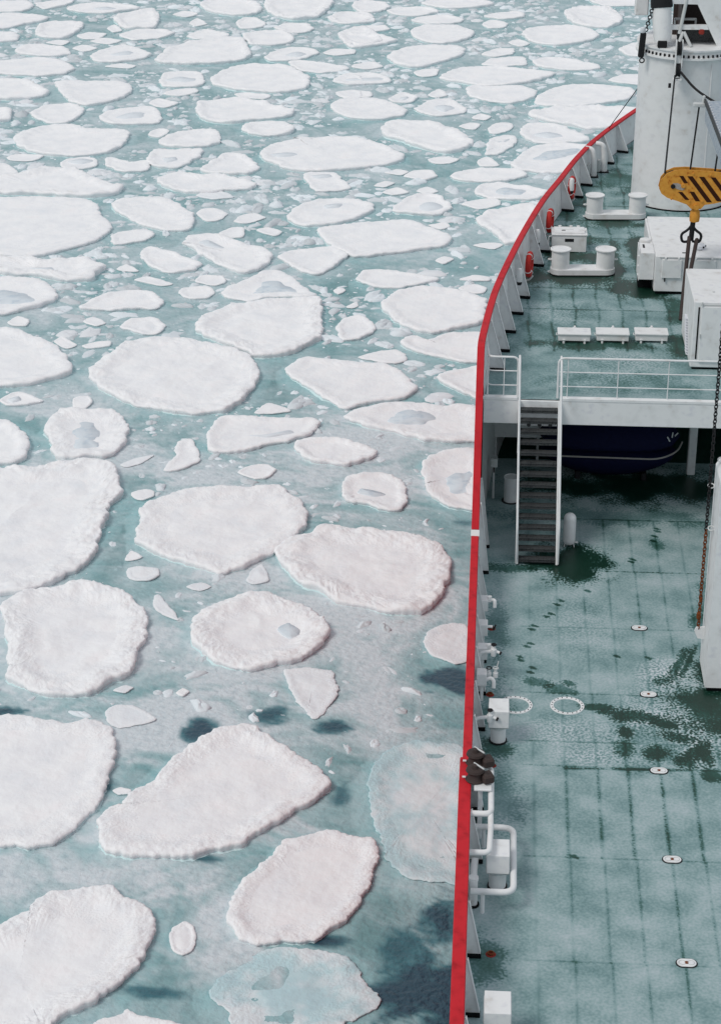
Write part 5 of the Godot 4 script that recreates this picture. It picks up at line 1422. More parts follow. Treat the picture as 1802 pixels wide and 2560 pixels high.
func steel_cabin():
	var o := thing("steel_cabin", "tall white steel cabin with a door panel and a louvre on its side", "cabin", Vector3(4.75, FORE, -43.85))
	var m := MB.new()
	m.box(Vector3(1.4, 0.86, -1.22), Vector3(2.8, 1.60, 2.44), 0.02)
	part(o, "body", m, mats.white_paint)
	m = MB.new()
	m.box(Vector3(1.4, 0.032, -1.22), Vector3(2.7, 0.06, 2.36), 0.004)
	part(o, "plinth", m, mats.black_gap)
	m = MB.new()
	m.box(Vector3(0.12, 0.90, 0.004), Vector3(0.035, 1.26, 0.012), 0.002)
	part(o, "door_gap", m, mats.black_gap)
	m = MB.new()
	m.box(Vector3(1.02, 0.88, 0.025), Vector3(1.70, 1.36, 0.05), 0.015)
	var dr := part(o, "door", m, mats.white_paint)
	for h in [1.62, 0.85]:
		m = MB.new()
		m.tube([Vector3(0.18, h - 0.05, 0.06), Vector3(0.18, h + 0.05, 0.06)], 0.018, 6)
		part(dr, "hinge", m, mats.grey_white_paint)
	m = MB.new()
	m.tube([Vector3(0.15, 1.60, 0.035), Vector3(2.6, 1.60, 0.035)], 0.014, 6)
	part(o, "door_bar", m, mats.grey_white_paint)
	for k in 14:
		m = MB.new()
		m.box(Vector3(-0.02, 0.16 + k * 0.052, -0.72 - k * 0.045), Vector3(0.07, 0.014, 0.34), 0.004, Basis(Vector3.FORWARD, 0.35))
		part(o, "louvre_slat", m, mats.frost_plate)
	for k in 3:
		m = MB.new()
		m.lathe([Vector2(0.0, 0.02), Vector2(0.03, 0.018), Vector2(0.03, 0.0)], upright(Vector3(0.5 + k * 0.35, 1.66, -0.7 - 0.12 * (k % 2))), 10)
		part(o, "lifting_eye", m, mats.grey_white_paint)
func tank_and_drum():
	var o := thing("air_bottle", "white capsule shaped air bottle standing on short feet beside the stairway", "tank", gp(1421, 1364, MAIN))
	var m := MB.new()
	var pr := [Vector2(0.0, 0.05), Vector2(0.10, 0.06), Vector2(0.135, 0.11), Vector2(0.14, 0.16), Vector2(0.14, 0.68)]
	for i in range(1, 7):
		var a := PI / 2 * i / 6.0
		pr.append(Vector2(0.14 * cos(a), 0.68 + 0.14 * sin(a)))
	m.lathe(pr, upright(Vector3.ZERO), 24)
	part(o, "body", m, mats.white_paint)
	for k in 3:
		m = MB.new()
		var a := TAU * k / 3 + 0.5
		m.tube([Vector3(cos(a) * 0.11, 0.12, sin(a) * 0.11), Vector3(cos(a) * 0.13, 0.0, sin(a) * 0.13)], 0.016, 6)
		part(o, "leg", m, mats.grey_white_paint)
	m = MB.new()
	m.box(Vector3(0.16, 0.10, 0.02), Vector3(0.08, 0.03, 0.05), 0.006)
	part(o, "bracket", m, mats.grey_white_paint)
	o = thing("single_bollard", "short white round post behind the stairway, under the raised deck", "bollard", gp(1276, 1252, MAIN))
	m = MB.new()
	m.lathe([Vector2(0.17, 0.0), Vector2(0.17, 0.58), Vector2(0.18, 0.60), Vector2(0.18, 0.635), Vector2(0.165, 0.64), Vector2(0.16, 0.625), Vector2(0.0, 0.625)], upright(Vector3.ZERO), 28)
	part(o, "post", m, mats.white_paint)
	m = MB.new()
	m.lathe([Vector2(0.22, 0.0), Vector2(0.22, 0.02), Vector2(0.17, 0.02)], upright(Vector3.ZERO), 28)
	part(o, "dark_foot", m, mats.dark_steel)
	# pale cabinet in the shade under the deck
	o = thing("wall_cabinet", "pale steel cabinet on legs in the shade under the raised deck", "cabinet", Vector3(0.55, MAIN, -45.6))
	m = MB.new()
	m.box(Vector3(0.3, 1.05, 0), Vector3(1.2, 0.45, 0.4), 0.015)
	part(o, "body", m, mats.white_paint)
	m = MB.new()
	m.box(Vector3(0.3, 1.05, 0.21), Vector3(1.1, 0.38, 0.02), 0.008)
	part(o, "door", m, mats.grey_white_paint)
	for x in [-0.22, 0.82]:
		m = MB.new()
		m.box(Vector3(x, 0.415, 0), Vector3(0.06, 0.83, 0.06), 0.005)
		part(o, "leg", m, mats.grey_white_paint)
	# switch box on the bulwark
	o = thing("switch_box", "small grey box on a pedestal against the bulwark under the raised deck", "switch box", Vector3(0.30, MAIN, -43.6))
	m = MB.new()
	m.box(Vector3(0, 0.95, 0), Vector3(0.16, 0.22, 0.20), 0.012)
	part(o, "body", m, mats.grey_white_paint)
	m = MB.new()
	m.box(Vector3(0, 0.42, 0), Vector3(0.05, 0.84, 0.05), 0.005)
	part(o, "leg", m, mats.grey_white_paint)
	m = MB.new()
	m.tube([Vector3(0, 0.84, 0.05), Vector3(0, 0.70, 0.06)], 0.02, 6)
	part(o, "cable", m, mats.dark_steel)
func workboat():
	# covered boat in the shade: rounded cover over a deep rounded hull, lying across the ship
	var o := thing("workboat", "navy blue covered boat with a pale strake, stowed under the raised deck", "boat", Vector3(3.35, MAIN, -45.3))
	var rows := []
	var seg := 28
	var hull_rows := []
	for i in 17:
		var t := i / 16.0
		var x := lerpf(-2.0, 1.46, t)
		var e := pow(clampf(1.0 - pow(absf(t * 2.0 - 1.0), 3.2), 0.0, 1.0), 0.55)
		var row := PackedVector3Array()
		for k in seg:
			var a := TAU * k / seg
			var y := 1.02 + (0.62 * e if sin(a) > 0.0 else 0.30 * e) * sin(a)
			row.append(Vector3(x, y, cos(a) * 0.86 * e))
		rows.append(row)
		var hr := PackedVector3Array()
		var he := pow(clampf(1.0 - pow(absf(t * 2.0 - 1.0), 2.0), 0.0, 1.0), 0.7)
		for k in seg:
			var a := TAU * k / seg
			hr.append(Vector3(x * 0.97, 0.62 + sin(a) * (0.30 if sin(a) > 0.0 else 0.60) * he, cos(a) * 0.72 * e))
		hull_rows.append(hr)
	part(o, "cover", loop_mesh(rows, seg, PackedColorArray()), mats.navy_cover)
	part(o, "hull", loop_mesh(hull_rows, seg, PackedColorArray()), mats.navy_cover)
	var m := MB.new()
	m.tube(bend([Vector3(-1.95, 0.80, 0.90), Vector3(0.9, 0.78, 0.92), Vector3(1.35, 0.86, 0.62), Vector3(1.5, 0.90, 0.1)], 0.5), 0.022, 8)
	part(o, "strake", m, mats.worn_metal)
	m = MB.new()
	for k in 3:
		m.box(Vector3(1.12 + 0.1 * k, 1.18 + 0.05 * (k % 2), 0.60 - 0.14 * k), Vector3(0.03, 0.14, 0.02), 0.004, Basis(Vector3.BACK, 0.5 - 0.6 * k))
	part(o, "lettering", m, mats.grey_white_paint)
	for x in [-1.0, 0.6]:
		m = MB.new()
		m.box(Vector3(x, 0.10, 0), Vector3(0.12, 0.2, 0.9), 0.01)
		part(o, "cradle", m, mats.dark_steel)
func vent(at: Vector3, label: String, wide: float):
	var o := thing("deck_vent", label, "vent", at, 0.0, "white box headed deck vents along the bulwark")
	var k := wide
	var m := MB.new()
	m.lathe([Vector2(0.145 * k, 0.0), Vector2(0.145 * k, 0.31)], upright(Vector3.ZERO), 24)
	part(o, "pipe", m, mats.white_paint)
	m = MB.new()
	m.lathe([Vector2(0.17 * k, 0.0), Vector2(0.17 * k, 0.03), Vector2(0.145 * k, 0.03)], upright(Vector3.ZERO), 24)
	part(o, "flange", m, mats.dark_steel)
	# tapered throat, square above and round below
	m = MB.new()
	for i in 24:
		var a := TAU * i / 24
		var b := TAU * (i + 1) / 24
		var sq := func(t: float) -> Vector3:
			var q := maxf(absf(cos(t)), absf(sin(t)))
			return Vector3(cos(t) / q * 0.185 * k, 0.42, sin(t) / q * 0.24 * k)
		m.flat([Vector3(cos(a) * 0.145 * k, 0.31, sin(a) * 0.145 * k), Vector3(cos(b) * 0.145 * k, 0.31, sin(b) * 0.145 * k), sq.call(b), sq.call(a)], Vector3(0, 0.36, 0))
	part(o, "throat", m, mats.white_paint)
	m = MB.new()
	m.box(Vector3(0, 0.60, -0.01), Vector3(0.375 * k, 0.36, 0.50 * k), 0.008)
	part(o, "head", m, mats.white_paint)
	m = MB.new()
	for s in [-1, 1]:
		for j in 6:
			m.box(Vector3((0.19 * k) * s, 0.45 + j * 0.05, -0.01), Vector3(0.012, 0.018, 0.44 * k), 0.003)
	part(o, "mesh_strip", m, mats.grey_white_paint)
func valve_set(at: Vector3, kind: int, label: String):
	var o := thing("pipe_valve", label, "valve", at, 0.0, "white pipe valves along the bulwark")
	var m := MB.new()
	m.box(Vector3(0.02, 0.52, 0), Vector3(0.20, 0.26, 0.26), 0.012)
	part(o, "box", m, mats.white_paint)
	m = MB.new()
	m.box(Vector3(0.03, 0.20, 0), Vector3(0.06, 0.40, 0.10), 0.006)
	part(o, "leg", m, mats.white_paint)
	m = MB.new()
	if kind == 0:
		m.tube(bend([Vector3(0.10, 0.60, 0.02), Vector3(0.22, 0.62, 0.02), Vector3(0.26, 0.62, 0.06), Vector3(0.26, 0.48, 0.10)], 0.07), 0.038, 10)
		part(o, "elbow", m, mats.white_paint)
		m = MB.new()
		m.lathe([Vector2(0.0, 0.0), Vector2(0.045, 0.0), Vector2(0.045, 0.12), Vector2(0, 0.12)], upright(Vector3(0.15, 0.58, 0.02)), 14)
		part(o, "valve_body", m, mats.white_paint)
	elif kind == 1:
		m.tube([Vector3(0.12, 0.55, 0.0), Vector3(0.22, 0.55, 0.0)], 0.03, 8)
		part(o, "spindle", m, mats.white_paint)
		m = MB.new()
		m.tube(bend([Vector3(0.24, 0.50, -0.03), Vector3(0.24, 0.50, 0.05), Vector3(0.28, 0.62, 0.05)], 0.03), 0.018, 6)
		part(o, "handle", m, mats.dark_steel)
	else:
		m.tube(bend([Vector3(0.10, 0.50, 0.08), Vector3(0.20, 0.55, 0.08), Vector3(0.26, 0.50, 0.10), Vector3(0.26, 0.36, 0.14)], 0.07), 0.04, 10)
		part(o, "elbow", m, mats.white_paint)
		for k in 2:
			m = MB.new()
			m.lathe([Vector2(0.0, 0.0), Vector2(0.05, 0.0), Vector2(0.05, 0.10), Vector2(0.03, 0.10), Vector2(0.03, 0.18), Vector2(0, 0.18)], upright(Vector3(0.16 + 0.13 * k, 0.46, -0.12)), 14)
			part(o, "valve_body", m, mats.white_paint)
			m = MB.new()
			m.torus(Vector3(0.16 + 0.13 * k, 0.66, -0.12), 0.05, 0.012, Basis(), 14, 6)
			part(o, "hand_wheel", m, mats.dark_steel if k == 0 else mats.grey_white_paint)
		m = MB.new()
		m.tube([Vector3(0.30, 0.60, -0.12), Vector3(0.34, 0.80, -0.14)], 0.012, 6)
		part(o, "lever", m, mats.grey_white_paint)
func hydrant(at: Vector3, label: String):
	var o := thing("hydrant", label, "hydrant", at)
	var m := MB.new()
	m.tube(bend([Vector3(-0.28, 0, 0), Vector3(-0.28, 0.62, 0), Vector3(-0.05, 0.66, 0), Vector3(0.0, 0.66, 0)], 0.1), 0.035, 10)
	part(o, "pipe", m, mats.white_paint)
	m = MB.new()
	m.lathe([Vector2(0, -0.10), Vector2(0.05, -0.10), Vector2(0.06, -0.02), Vector2(0.06, 0.05), Vector2(0.035, 0.07), Vector2(0.025, 0.14), Vector2(0, 0.14)], upright(Vector3(0.0, 0.66, 0)), 14)
	part(o, "valve_body", m, mats.white_paint)
	m = MB.new()
	m.torus(Vector3(0.0, 0.81, 0), 0.045, 0.014, Basis(), 14, 6)
	m.tube([Vector3(-0.045, 0.81, 0), Vector3(0.045, 0.81, 0)], 0.009, 5)
	part(o, "hand_wheel", m, mats.dark_steel)
	m = MB.new()
	m.tube([Vector3(0.05, 0.66, 0.0), Vector3(0.12, 0.64, 0.02)], 0.03, 8)
	part(o, "outlet", m, mats.white_paint)
	m = MB.new()
	m.tube([Vector3(0.12, 0.64, 0.02), Vector3(0.155, 0.63, 0.03)], 0.036, 10)
	part(o, "outlet_cap", m, mats.dark_steel)
func pipe_guards():
	# bent pipe hoops that stand inboard of the bulwark
	var y := MAIN + 1.02
	var a := gp(1227, 1925, y)
	var b := gp(1227, 2035, y)
	var c := gp(1226, 2117, y)
	var o := thing("pipe_hoop", "white bent pipe hoop on the rail beside the dark brown rollers", "pipe hoop", Vector3.ZERO)
	var m := MB.new()
	m.tube(bend([Vector3(-0.02, y, a.z - 0.05), Vector3(a.x, y + 0.02, a.z - 0.05), Vector3(b.x, y, b.z), Vector3(-0.02, y, b.z)], 0.13), 0.052, 12)
	part(o, "hoop", m, mats.white_paint)
	m = MB.new()
	m.tube(bend([Vector3(a.x, y - 0.01, b.z - 0.10), Vector3(c.x, y - 0.12, b.z + 0.2), Vector3(c.x - 0.02, y - 0.12, c.z), Vector3(-0.02, y - 0.12, c.z)], 0.12), 0.05, 12)
	part(o, "lower_hoop", m, mats.white_paint)
	y = MAIN + 0.42
	var d := gp(1283, 2070, y)
	var e := gp(1283, 2232, y)
	o = thing("pipe_hoop", "large white bent pipe hoop round the deck vent", "pipe hoop", Vector3.ZERO)
	m = MB.new()
	m.tube(bend([Vector3(0.02, y, d.z), Vector3(d.x, y, d.z), Vector3(e.x, y, e.z), Vector3(0.02, y, e.z)], 0.20), 0.055, 12)
	part(o, "hoop", m, mats.white_paint)
	for z in [d.z, e.z]:
		m = MB.new()
		m.tube([Vector3(0.22, MAIN, z), Vector3(0.22, y, z)], 0.035, 8)
		part(o, "leg", m, mats.white_paint)
	# thin upright sounding pipe and stub beside it
	o = thing("sounding_pipe", "short white capped pipe against the bulwark beside the large hoop", "pipe", gp(1181, 2262, MAIN))
	m = MB.new()
	m.lathe([Vector2(0.075, 0.0), Vector2(0.075, 0.5), Vector2(0.085, 0.5), Vector2(0.085, 0.56), Vector2(0.0, 0.57)], upright(Vector3.ZERO), 18)
	part(o, "pipe", m, mats.white_paint)
	m = MB.new()
	m.lathe([Vector2(0.11, 0.0), Vector2(0.11, 0.03), Vector2(0.075, 0.03)], upright(Vector3.ZERO), 18)
	part(o, "flange", m, mats.black_gap)
	m = MB.new()
	m.tube(bend([Vector3(0.0, 0.40, -0.05), Vector3(0.0, 0.45, -0.3), Vector3(0.02, 0.62, -0.45)], 0.1), 0.06, 10)
	part(o, "branch", m, mats.white_paint)
func rollers():
	var o := thing("rail_rollers", "pair of dark brown iron rollers with levers mounted on the red rail", "rollers", Vector3(0.02, 8.13, -29.7))
	for k in 2:
		var z := -0.24 + 0.52 * k
		var m := MB.new()
		m.lathe([Vector2(0, 0.0), Vector2(0.15, 0.0), Vector2(0.17, 0.03), Vector2(0.13, 0.07), Vector2(0.12, 0.15), Vector2(0.165, 0.20), Vector2(0.15, 0.24), Vector2(0.06, 0.25), Vector2(0.05, 0.31), Vector2(0, 0.32)], upright(Vector3(0.02, 0, z)), 20)
		var r := part(o, "roller", m, mats.brown_iron)
		m = MB.new()
		m.box(Vector3(0.23, 0.10, z + 0.05), Vector3(0.20, 0.16, 0.24), 0.03, Basis(Vector3.UP, 0.35))
		part(o, "housing", m, mats.brown_iron)
		m = MB.new()
		m.tube([Vector3(0.0, 0.30, z - 0.08), Vector3(0.17, 0.33, z + 0.16)], 0.016, 6)
		part(r, "lever", m, mats.grey_white_paint)
		m = MB.new()
		m.tube([Vector3(-0.14, 0.06, z), Vector3(-0.20, 0.06, z)], 0.02, 6)
		part(r, "pin", m, mats.white_paint)
	var m2 := MB.new()
	m2.box(Vector3(0.16, -0.02, 0.44), Vector3(0.30, 0.04, 0.26), 0.01)
	part(o, "bracket", m2, mats.white_paint)
	m2 = MB.new()
	m2.box(Vector3(0.12, -0.57, 0.02), Vector3(0.08, 1.1, 0.8), 0.01)
	part(o, "pedestal", m2, mats.white_paint)
func deck_fittings():
	var k := 0
	for q in [[1417, 1765, "white bolted ring of a round manhole on open deck, trodden snow beside it"], [1288, 1763, "white bolted ring of a round manhole partly behind the deck vent"]]:
		var o := thing("manhole_ring", q[2], "manhole", gp(q[0], q[1], MAIN), 0.0, "white manhole rings in the main deck")
		var m := MB.new()
		m.lathe([Vector2(0.335, 0.001), Vector2(0.33, 0.016), Vector2(0.27, 0.016), Vector2(0.262, 0.001)], upright(Vector3.ZERO), 40)
		part(o, "ring", m, mats.white_paint)
		for i in 20:
			m = MB.new()
			var a := TAU * i / 20
			m.lathe([Vector2(0.013, 0.014), Vector2(0.012, 0.024), Vector2(0, 0.025)], upright(Vector3(cos(a) * 0.30, 0, sin(a) * 0.30)), 6)
			part(o, "bolt", m, mats.dark_steel)
	var first: Node3D = null
	var lbl := ["white oval lashing socket beside the hanging chain's end", "white oval lashing socket among wet boot marks", "white oval lashing socket on the wide melted cross seam", "white oval lashing socket on open frosted deck", "white oval lashing socket on open frosted deck"]
	for q in [[1597, 1571], [1620, 1737], [1646, 1928], [1679, 2150], [1715, 2409]]:
		var p := gp(q[0], q[1], MAIN)
		var lb: String = lbl[k]
		k += 1
		if first:
			copy_of(first, "lashing_socket", p, 0.0, lb)
			continue
		var o := thing("lashing_socket", lb, "lashing socket", p, 0.0, "oval lashing sockets in the main deck")
		first = o
		var oval := func(rx: float, rz: float) -> Array:
			var out := []
			for i in 28:
				var a := TAU * i / 28
				out.append(Vector2(cos(a) * rz + (rx - rz) * signf(cos(a) + 1e-6), sin(a) * rz))
			return out
		var flat := Basis(Vector3.RIGHT, PI / 2)
		var m := MB.new()
		m.prism(oval.call(0.175, 0.115), 0.012, Transform3D(flat, Vector3(0, 0.007, 0)))
		part(o, "seat", m, mats.dark_steel)
		m = MB.new()
		m.prism(oval.call(0.155, 0.10), 0.014, Transform3D(flat, Vector3(0, 0.014, 0)))
		part(o, "plate", m, mats.white_paint)
		for s in [-1, 1]:
			m = MB.new()
			m.torus(Vector3(0.07 * s, 0.021, 0), 0.055, 0.008, Basis(), 16, 5)
			part(o, "rim", m, mats.grey_white_paint)
		m = MB.new()
		m.box(Vector3(0, 0.022, 0), Vector3(0.055, 0.012, 0.07), 0.004)
		part(o, "lug", m, mats.rust)
	first = null
	k = 0
	var rl := ["small rusty pad eye in a red stain beside a bulwark valve", "small rusty pad eye beside the hydrant and deck vent", "small rusty pad eye beside the brown rail rollers", "rusty round deck socket beside a bulwark stay"]
	for q in [[1228, 1572], [1224, 1737], [1229, 1914], [1226, 2386]]:
		var p := gp(q[0], q[1], MAIN)
		var o := thing("pad_eye", rl[k], "pad eye", p, 0.0, "rusty fittings at the foot of the bulwark")
		k += 1
		var m := MB.new()
		m.lathe([Vector2(0, 0.014), Vector2(0.075, 0.014), Vector2(0.085, 0.002)], upright(Vector3.ZERO), 18)
		part(o, "plate", m, mats.rusty_red)
		m = MB.new()
		m.torus(Vector3(0, 0.03, 0), 0.045, 0.014, Basis(), 16, 6)
		part(o, "eye", m, mats.rust)
func lifebuoys():
	var k := 0
	var lb := ["red lifebuoy on the bulwark beside a white float light, beyond the bollards", "red lifebuoy in a white holder on the bulwark beside the locker", "red lifebuoy on the bulwark beside the bollard with the ring mark"]
	for q in [[1414, 470], [1379, 553], [1302, 662]]:
		var p := gp(q[0], q[1], FORE + 0.55)
		var z := p.z
		var inn := inward(z)
		var r := rail_at(z)
		var c := Vector3(r.x, FORE + 0.58, r.z) + inn * 0.28
		var o := thing("lifebuoy", lb[k], "lifebuoy", c, 0.0, "lifebuoys hung along the bulwark")
		var b := Basis(Vector3.UP.cross(inn), inn, Vector3.UP)
		var m := MB.new()
		m.torus(Vector3.ZERO, 0.27, 0.075, b, 32, 12)
		part(o, "ring", m, mats.buoy_red)
		for i in 4:
			m = MB.new()
			var a := TAU * i / 4 + 0.4
			var d := b * Vector3(cos(a), 0, sin(a))
			m.torus(d * 0.27, 0.079, 0.012, Basis(inn, b * Vector3(-sin(a), 0, cos(a)), d), 16, 6)
			part(o, "band", m, mats.white_paint)
		m = MB.new()
		m.tube(bend([inn * -0.24 + Vector3(0, -0.45, 0), inn * 0.02 + Vector3(0, -0.42, 0), inn * 0.10 + Vector3(0, -0.30, 0)], 0.08), 0.022, 8)
		part(o, "holder", m, mats.white_paint)
		k += 1
	k = 0
	lb = ["white float light with a black base clipped beside the far lifebuoy", "white float light with a black base on the bulwark beside the locker", "small white float light with a black base on the bulwark near the stays"]
	for q in [[1404, 472], [1325, 602], [1265, 700]]:
		var p := gp(q[0], q[1], FORE + 0.6)
		var inn := inward(p.z)
		var r := rail_at(p.z)
		var o := thing("float_light", lb[k], "float light", Vector3(r.x, FORE + 0.50, r.z) + inn * (0.22 + 0.1 * int(k == 0)), 0.0, "float lights along the bulwark")
		var m := MB.new()
		m.lathe([Vector2(0.07, 0.08), Vector2(0.075, 0.12), Vector2(0.07, 0.36), Vector2(0.05, 0.42), Vector2(0, 0.44)], upright(Vector3.ZERO), 16)
		part(o, "body", m, mats.white_paint)
		m = MB.new()
		m.lathe([Vector2(0, -0.02), Vector2(0.05, -0.01), Vector2(0.066, 0.03), Vector2(0.066, 0.08)], upright(Vector3.ZERO), 16)
		part(o, "base", m, mats.dark_steel)
		m = MB.new()
		m.box(inn * -0.12 + Vector3(0, 0.2, 0), Vector3(0.04, 0.06, 0.2), 0.006, Basis(inn.cross(Vector3.UP), Vector3.UP, inn))
		part(o, "clip", m, mats.grey_white_paint)
		k += 1
func fairlead():
	var p := gp(1490, 445, FORE)
	var o := thing("fairlead", "white horned mooring fairlead against the bulwark near the crane", "fairlead", Vector3.ZERO)
	var k := 0
	for q in [[1482, 442], [1508, 430]]:
		var f := gp(q[0], q[1], FORE)
		var inn := inward(f.z)
		var m := MB.new()
		m.tube(bend([f, f + Vector3(0, 0.55, 0), f + Vector3(0, 0.86, 0) - inn * 0.06, f + Vector3(0, 0.88, 0) - inn * 0.28], 0.2, 8), 0.10, 14, 0.07)
		part(o, "horn", m, mats.white_paint)
		m = MB.new()
		m.box(f + Vector3(0, 0.02, 0), Vector3(0.3, 0.04, 0.3), 0.01)
		part(o, "dark_foot", m, mats.dark_steel)
		m = MB.new()
		m.lathe([Vector2(0.06, 0.0), Vector2(0.07, 0.04), Vector2(0.06, 0.32), Vector2(0.07, 0.36), Vector2(0, 0.37)], upright(f + inn * -0.02 + Vector3(-0.16, 0.05, 0.12)), 14)
		part(o, "roller", m, mats.grey_white_paint)
		m = MB.new()
		m.box(f + Vector3(-0.14, 0.06, 0.02) + inn * -0.05, Vector3(0.16, 0.10, 0.14), 0.02)
		part(o, "block", m, mats.dark_steel if k == 0 else mats.white_paint)
		k += 1
	# thin wire from the rail up to the crane
	o = thing("stay_wire", "thin dark wire rising from the red rail to the crane", "wire", Vector3.ZERO)
	var m2 := MB.new()
	var a := rail_at(gp(1511, 322, 11.2).z) + Vector3(0, 0.04, 0)
	m2.tube([a, pz(1592, 222, -59.5)], 0.014, 5)
	part(o, "wire", m2, mats.dark_steel)
func crane():
	var c := Vector3(5.6, FORE, -58.07)
	var o := thing("deck_crane", "white deck crane on a thick round pedestal with a bolted slewing ring", "crane", c)
	var m := MB.new()
	m.lathe([Vector2(1.42, 0.03), Vector2(1.41, 0.4), Vector2(1.40, 4.18), Vector2(1.44, 4.38)], upright(Vector3.ZERO), 72)
	var pd := part(o, "pedestal", m, mats.white_paint)
	m = MB.new()
	m.lathe([Vector2(1.46, 0.0), Vector2(1.46, 0.03), Vector2(1.41, 0.035)], upright(Vector3.ZERO), 72)
	part(pd, "foot_ring", m, mats.black_gap)
	m = MB.new()
	m.lathe([Vector2(1.44, 4.38), Vector2(1.52, 4.38), Vector2(1.52, 4.44), Vector2(1.46, 4.45), Vector2(1.46, 4.60), Vector2(1.50, 4.61), Vector2(1.50, 4.66), Vector2(0, 4.66)], upright(Vector3.ZERO), 72)
	part(o, "slewing_ring", m, mats.white_paint)
	for i in 26:
		var a := deg_to_rad(25 + i * 5.4)
		m = MB.new()
		m.lathe([Vector2(0, 0.0), Vector2(0.028, 0.0), Vector2(0.028, 0.07), Vector2(0, 0.07)], upright(Vector3(cos(a) * 1.48, 4.45, sin(a) * 1.48)), 6)
		part(o, "bolt", m, mats.dark_steel)
	# flat panel and weld seam on the pedestal
	m = MB.new()
	m.box(Vector3(0.55, 2.3, 1.30), Vector3(0.02, 4.4, 0.04), 0.004)
	part(pd, "weld_seam", m, mats.white_paint)
	# crane house: white frame in front of a dark machinery space
	var fz := c.z + 0.75
	var at2 := func(px: float, py: float) -> Vector2:
		var p := pz(px, py, fz) - c
		return Vector2(p.x, p.y)
	var front := upright(Vector3(0, 0, 0.75))
	m = MB.new()
	m.prism([at2.call(1676, 62), at2.call(1766, 62), at2.call(1770, 73), at2.call(1676, 73)], 0.16, front)
	part(o, "cross_beam", m, mats.white_paint)
	m = MB.new()
	m.prism([at2.call(1668, -30), at2.call(1677, -30), at2.call(1677, 118), at2.call(1669, 118)], 0.14, front)
	part(o, "frame_post", m, mats.white_paint)
	m = MB.new()
	m.prism([at2.call(1676, 8), at2.call(1676, -6), at2.call(1740, -6), at2.call(1744, 10)], 0.16, front)
	part(o, "roof_beam", m, mats.white_paint)
	m = MB.new()
	m.prism([at2.call(1738, -30), at2.call(1900, -30), at2.call(1900, 140), at2.call(1802, 140), at2.call(1742, 10)], 0.08, upright(Vector3(0, 0, 0.78)))
	part(o, "cheek", m, mats.white_paint)
	m = MB.new()
	m.box(Vector3(0.85, 6.0, -0.72), Vector3(2.6, 3.0, 0.1), 0.01)
	part(o, "back_plate", m, mats.brown_iron)
	m = MB.new()
	m.box(Vector3(-0.30, 6.0, -0.05), Vector3(0.06, 2.7, 1.3), 0.01)
	part(o, "side_plate", m, mats.brown_iron)
	m = MB.new()
	m.box(Vector3(0.85, 7.3, -0.05), Vector3(2.3, 0.06, 1.4), 0.01)
	part(o, "roof", m, mats.brown_iron)
	m = MB.new()
	m.box(Vector3(0.55, 4.92, 0.40), Vector3(1.9, 0.45, 0.1), 0.01)
	part(o, "inner_plate", m, mats.tread_steel)
	m = MB.new()
	var wf := pz(1712, 52, c.z + 0.3) - c
	m.box(wf + Vector3(0, 0.05, 0), Vector3(0.62, 0.06, 0.1), 0.01)
	m.box(wf + Vector3(-0.29, -0.05, 0), Vector3(0.05, 0.25, 0.1), 0.01)
	m.box(wf + Vector3(0.29, -0.05, 0), Vector3(0.05, 0.25, 0.1), 0.01)
	part(o, "winch_frame", m, mats.grey_white_paint)
	# luffing cylinder, leaning away
	m = MB.new()
	var a0 := Vector3(-0.85, 4.78, 0.95)
	var a1 := pz(1653, 12, c.z + 0.75) - c
	var ln := (a1 - a0).length()
	m.lathe([Vector2(0.0, 0.0), Vector2(0.22, 0.0), Vector2(0.25, 0.2), Vector2(0.27, ln * 0.6), Vector2(0.27, ln), Vector2(0, ln)], lying(a0, a1), 28)
	var cy := part(o, "luffing_cylinder", m, mats.white_paint)
	m = MB.new()
	m.lathe([Vector2(0.24, -0.10), Vector2(0.31, -0.06), Vector2(0.31, 0.16), Vector2(0.2, 0.22), Vector2(0.1, 0.1), Vector2(0, 0.1)], lying(a1, a1 + (a1 - a0)), 24)
	part(cy, "gland", m, mats.dark_steel)
	m = MB.new()
	m.tube([a1 + (a1 - a0).normalized() * 0.1, a1 + (a1 - a0).normalized() * 1.4], 0.13, 16)
	part(cy, "rod", m, mats.worn_metal)
	m = MB.new()
	m.box(Vector3(-0.86, 4.76, 1.10), Vector3(0.26, 0.20, 0.20), 0.02)
	part(cy, "foot_pin", m, mats.dark_steel)
	for s in [[Vector3(-0.42, 4.67, 1.0), Vector3(-0.28, 5.05, 0.85)], [Vector3(-0.05, 4.67, 1.0), Vector3(-0.26, 5.05, 0.85)], [Vector3(-0.38, 5.0, 0.85), Vector3(-0.2, 6.2, 0.8)]]:
		m = MB.new()
		m.tube([s[0], s[1]], 0.05, 8)
		part(o, "brace", m, mats.grey_white_paint)
	m = MB.new()
	m.box(pz(1752, 78, c.z + 0.75) - c, Vector3(0.15, 0.16, 0.2), 0.03)
	part(o, "lamp_box", m, mats.rusty_red)
	for s in [1.12, 1.22]:
		m = MB.new()
		m.tube([Vector3(s - 0.2, 4.66, 0.85), Vector3(s - 0.2, 5.2, 0.85)], 0.022, 6)
		part(o, "pipe", m, mats.grey_white_paint)
	# platform stub behind on the left
	m = MB.new()
	m.box(pz(1603, 8, c.z - 0.6) - c, Vector3(0.38, 0.62, 0.4), 0.03)
	part(o, "control_box", m, mats.white_paint)
	# sheave bracket on the pedestal front
	var sh := pz(1695, 150, c.z + 1.62) - c
	m = MB.new()
	for s in [-1, 1]:
		m.prism([Vector2(-0.10, -0.52), Vector2(0.08, -0.52), Vector2(0.12, 0.3), Vector2(0.05, 0.56), Vector2(-0.05, 0.56), Vector2(-0.10, 0.3)], 0.03, Transform3D(Basis(Vector3.UP, PI / 2), sh + Vector3(0.085 * s, 0, 0)))
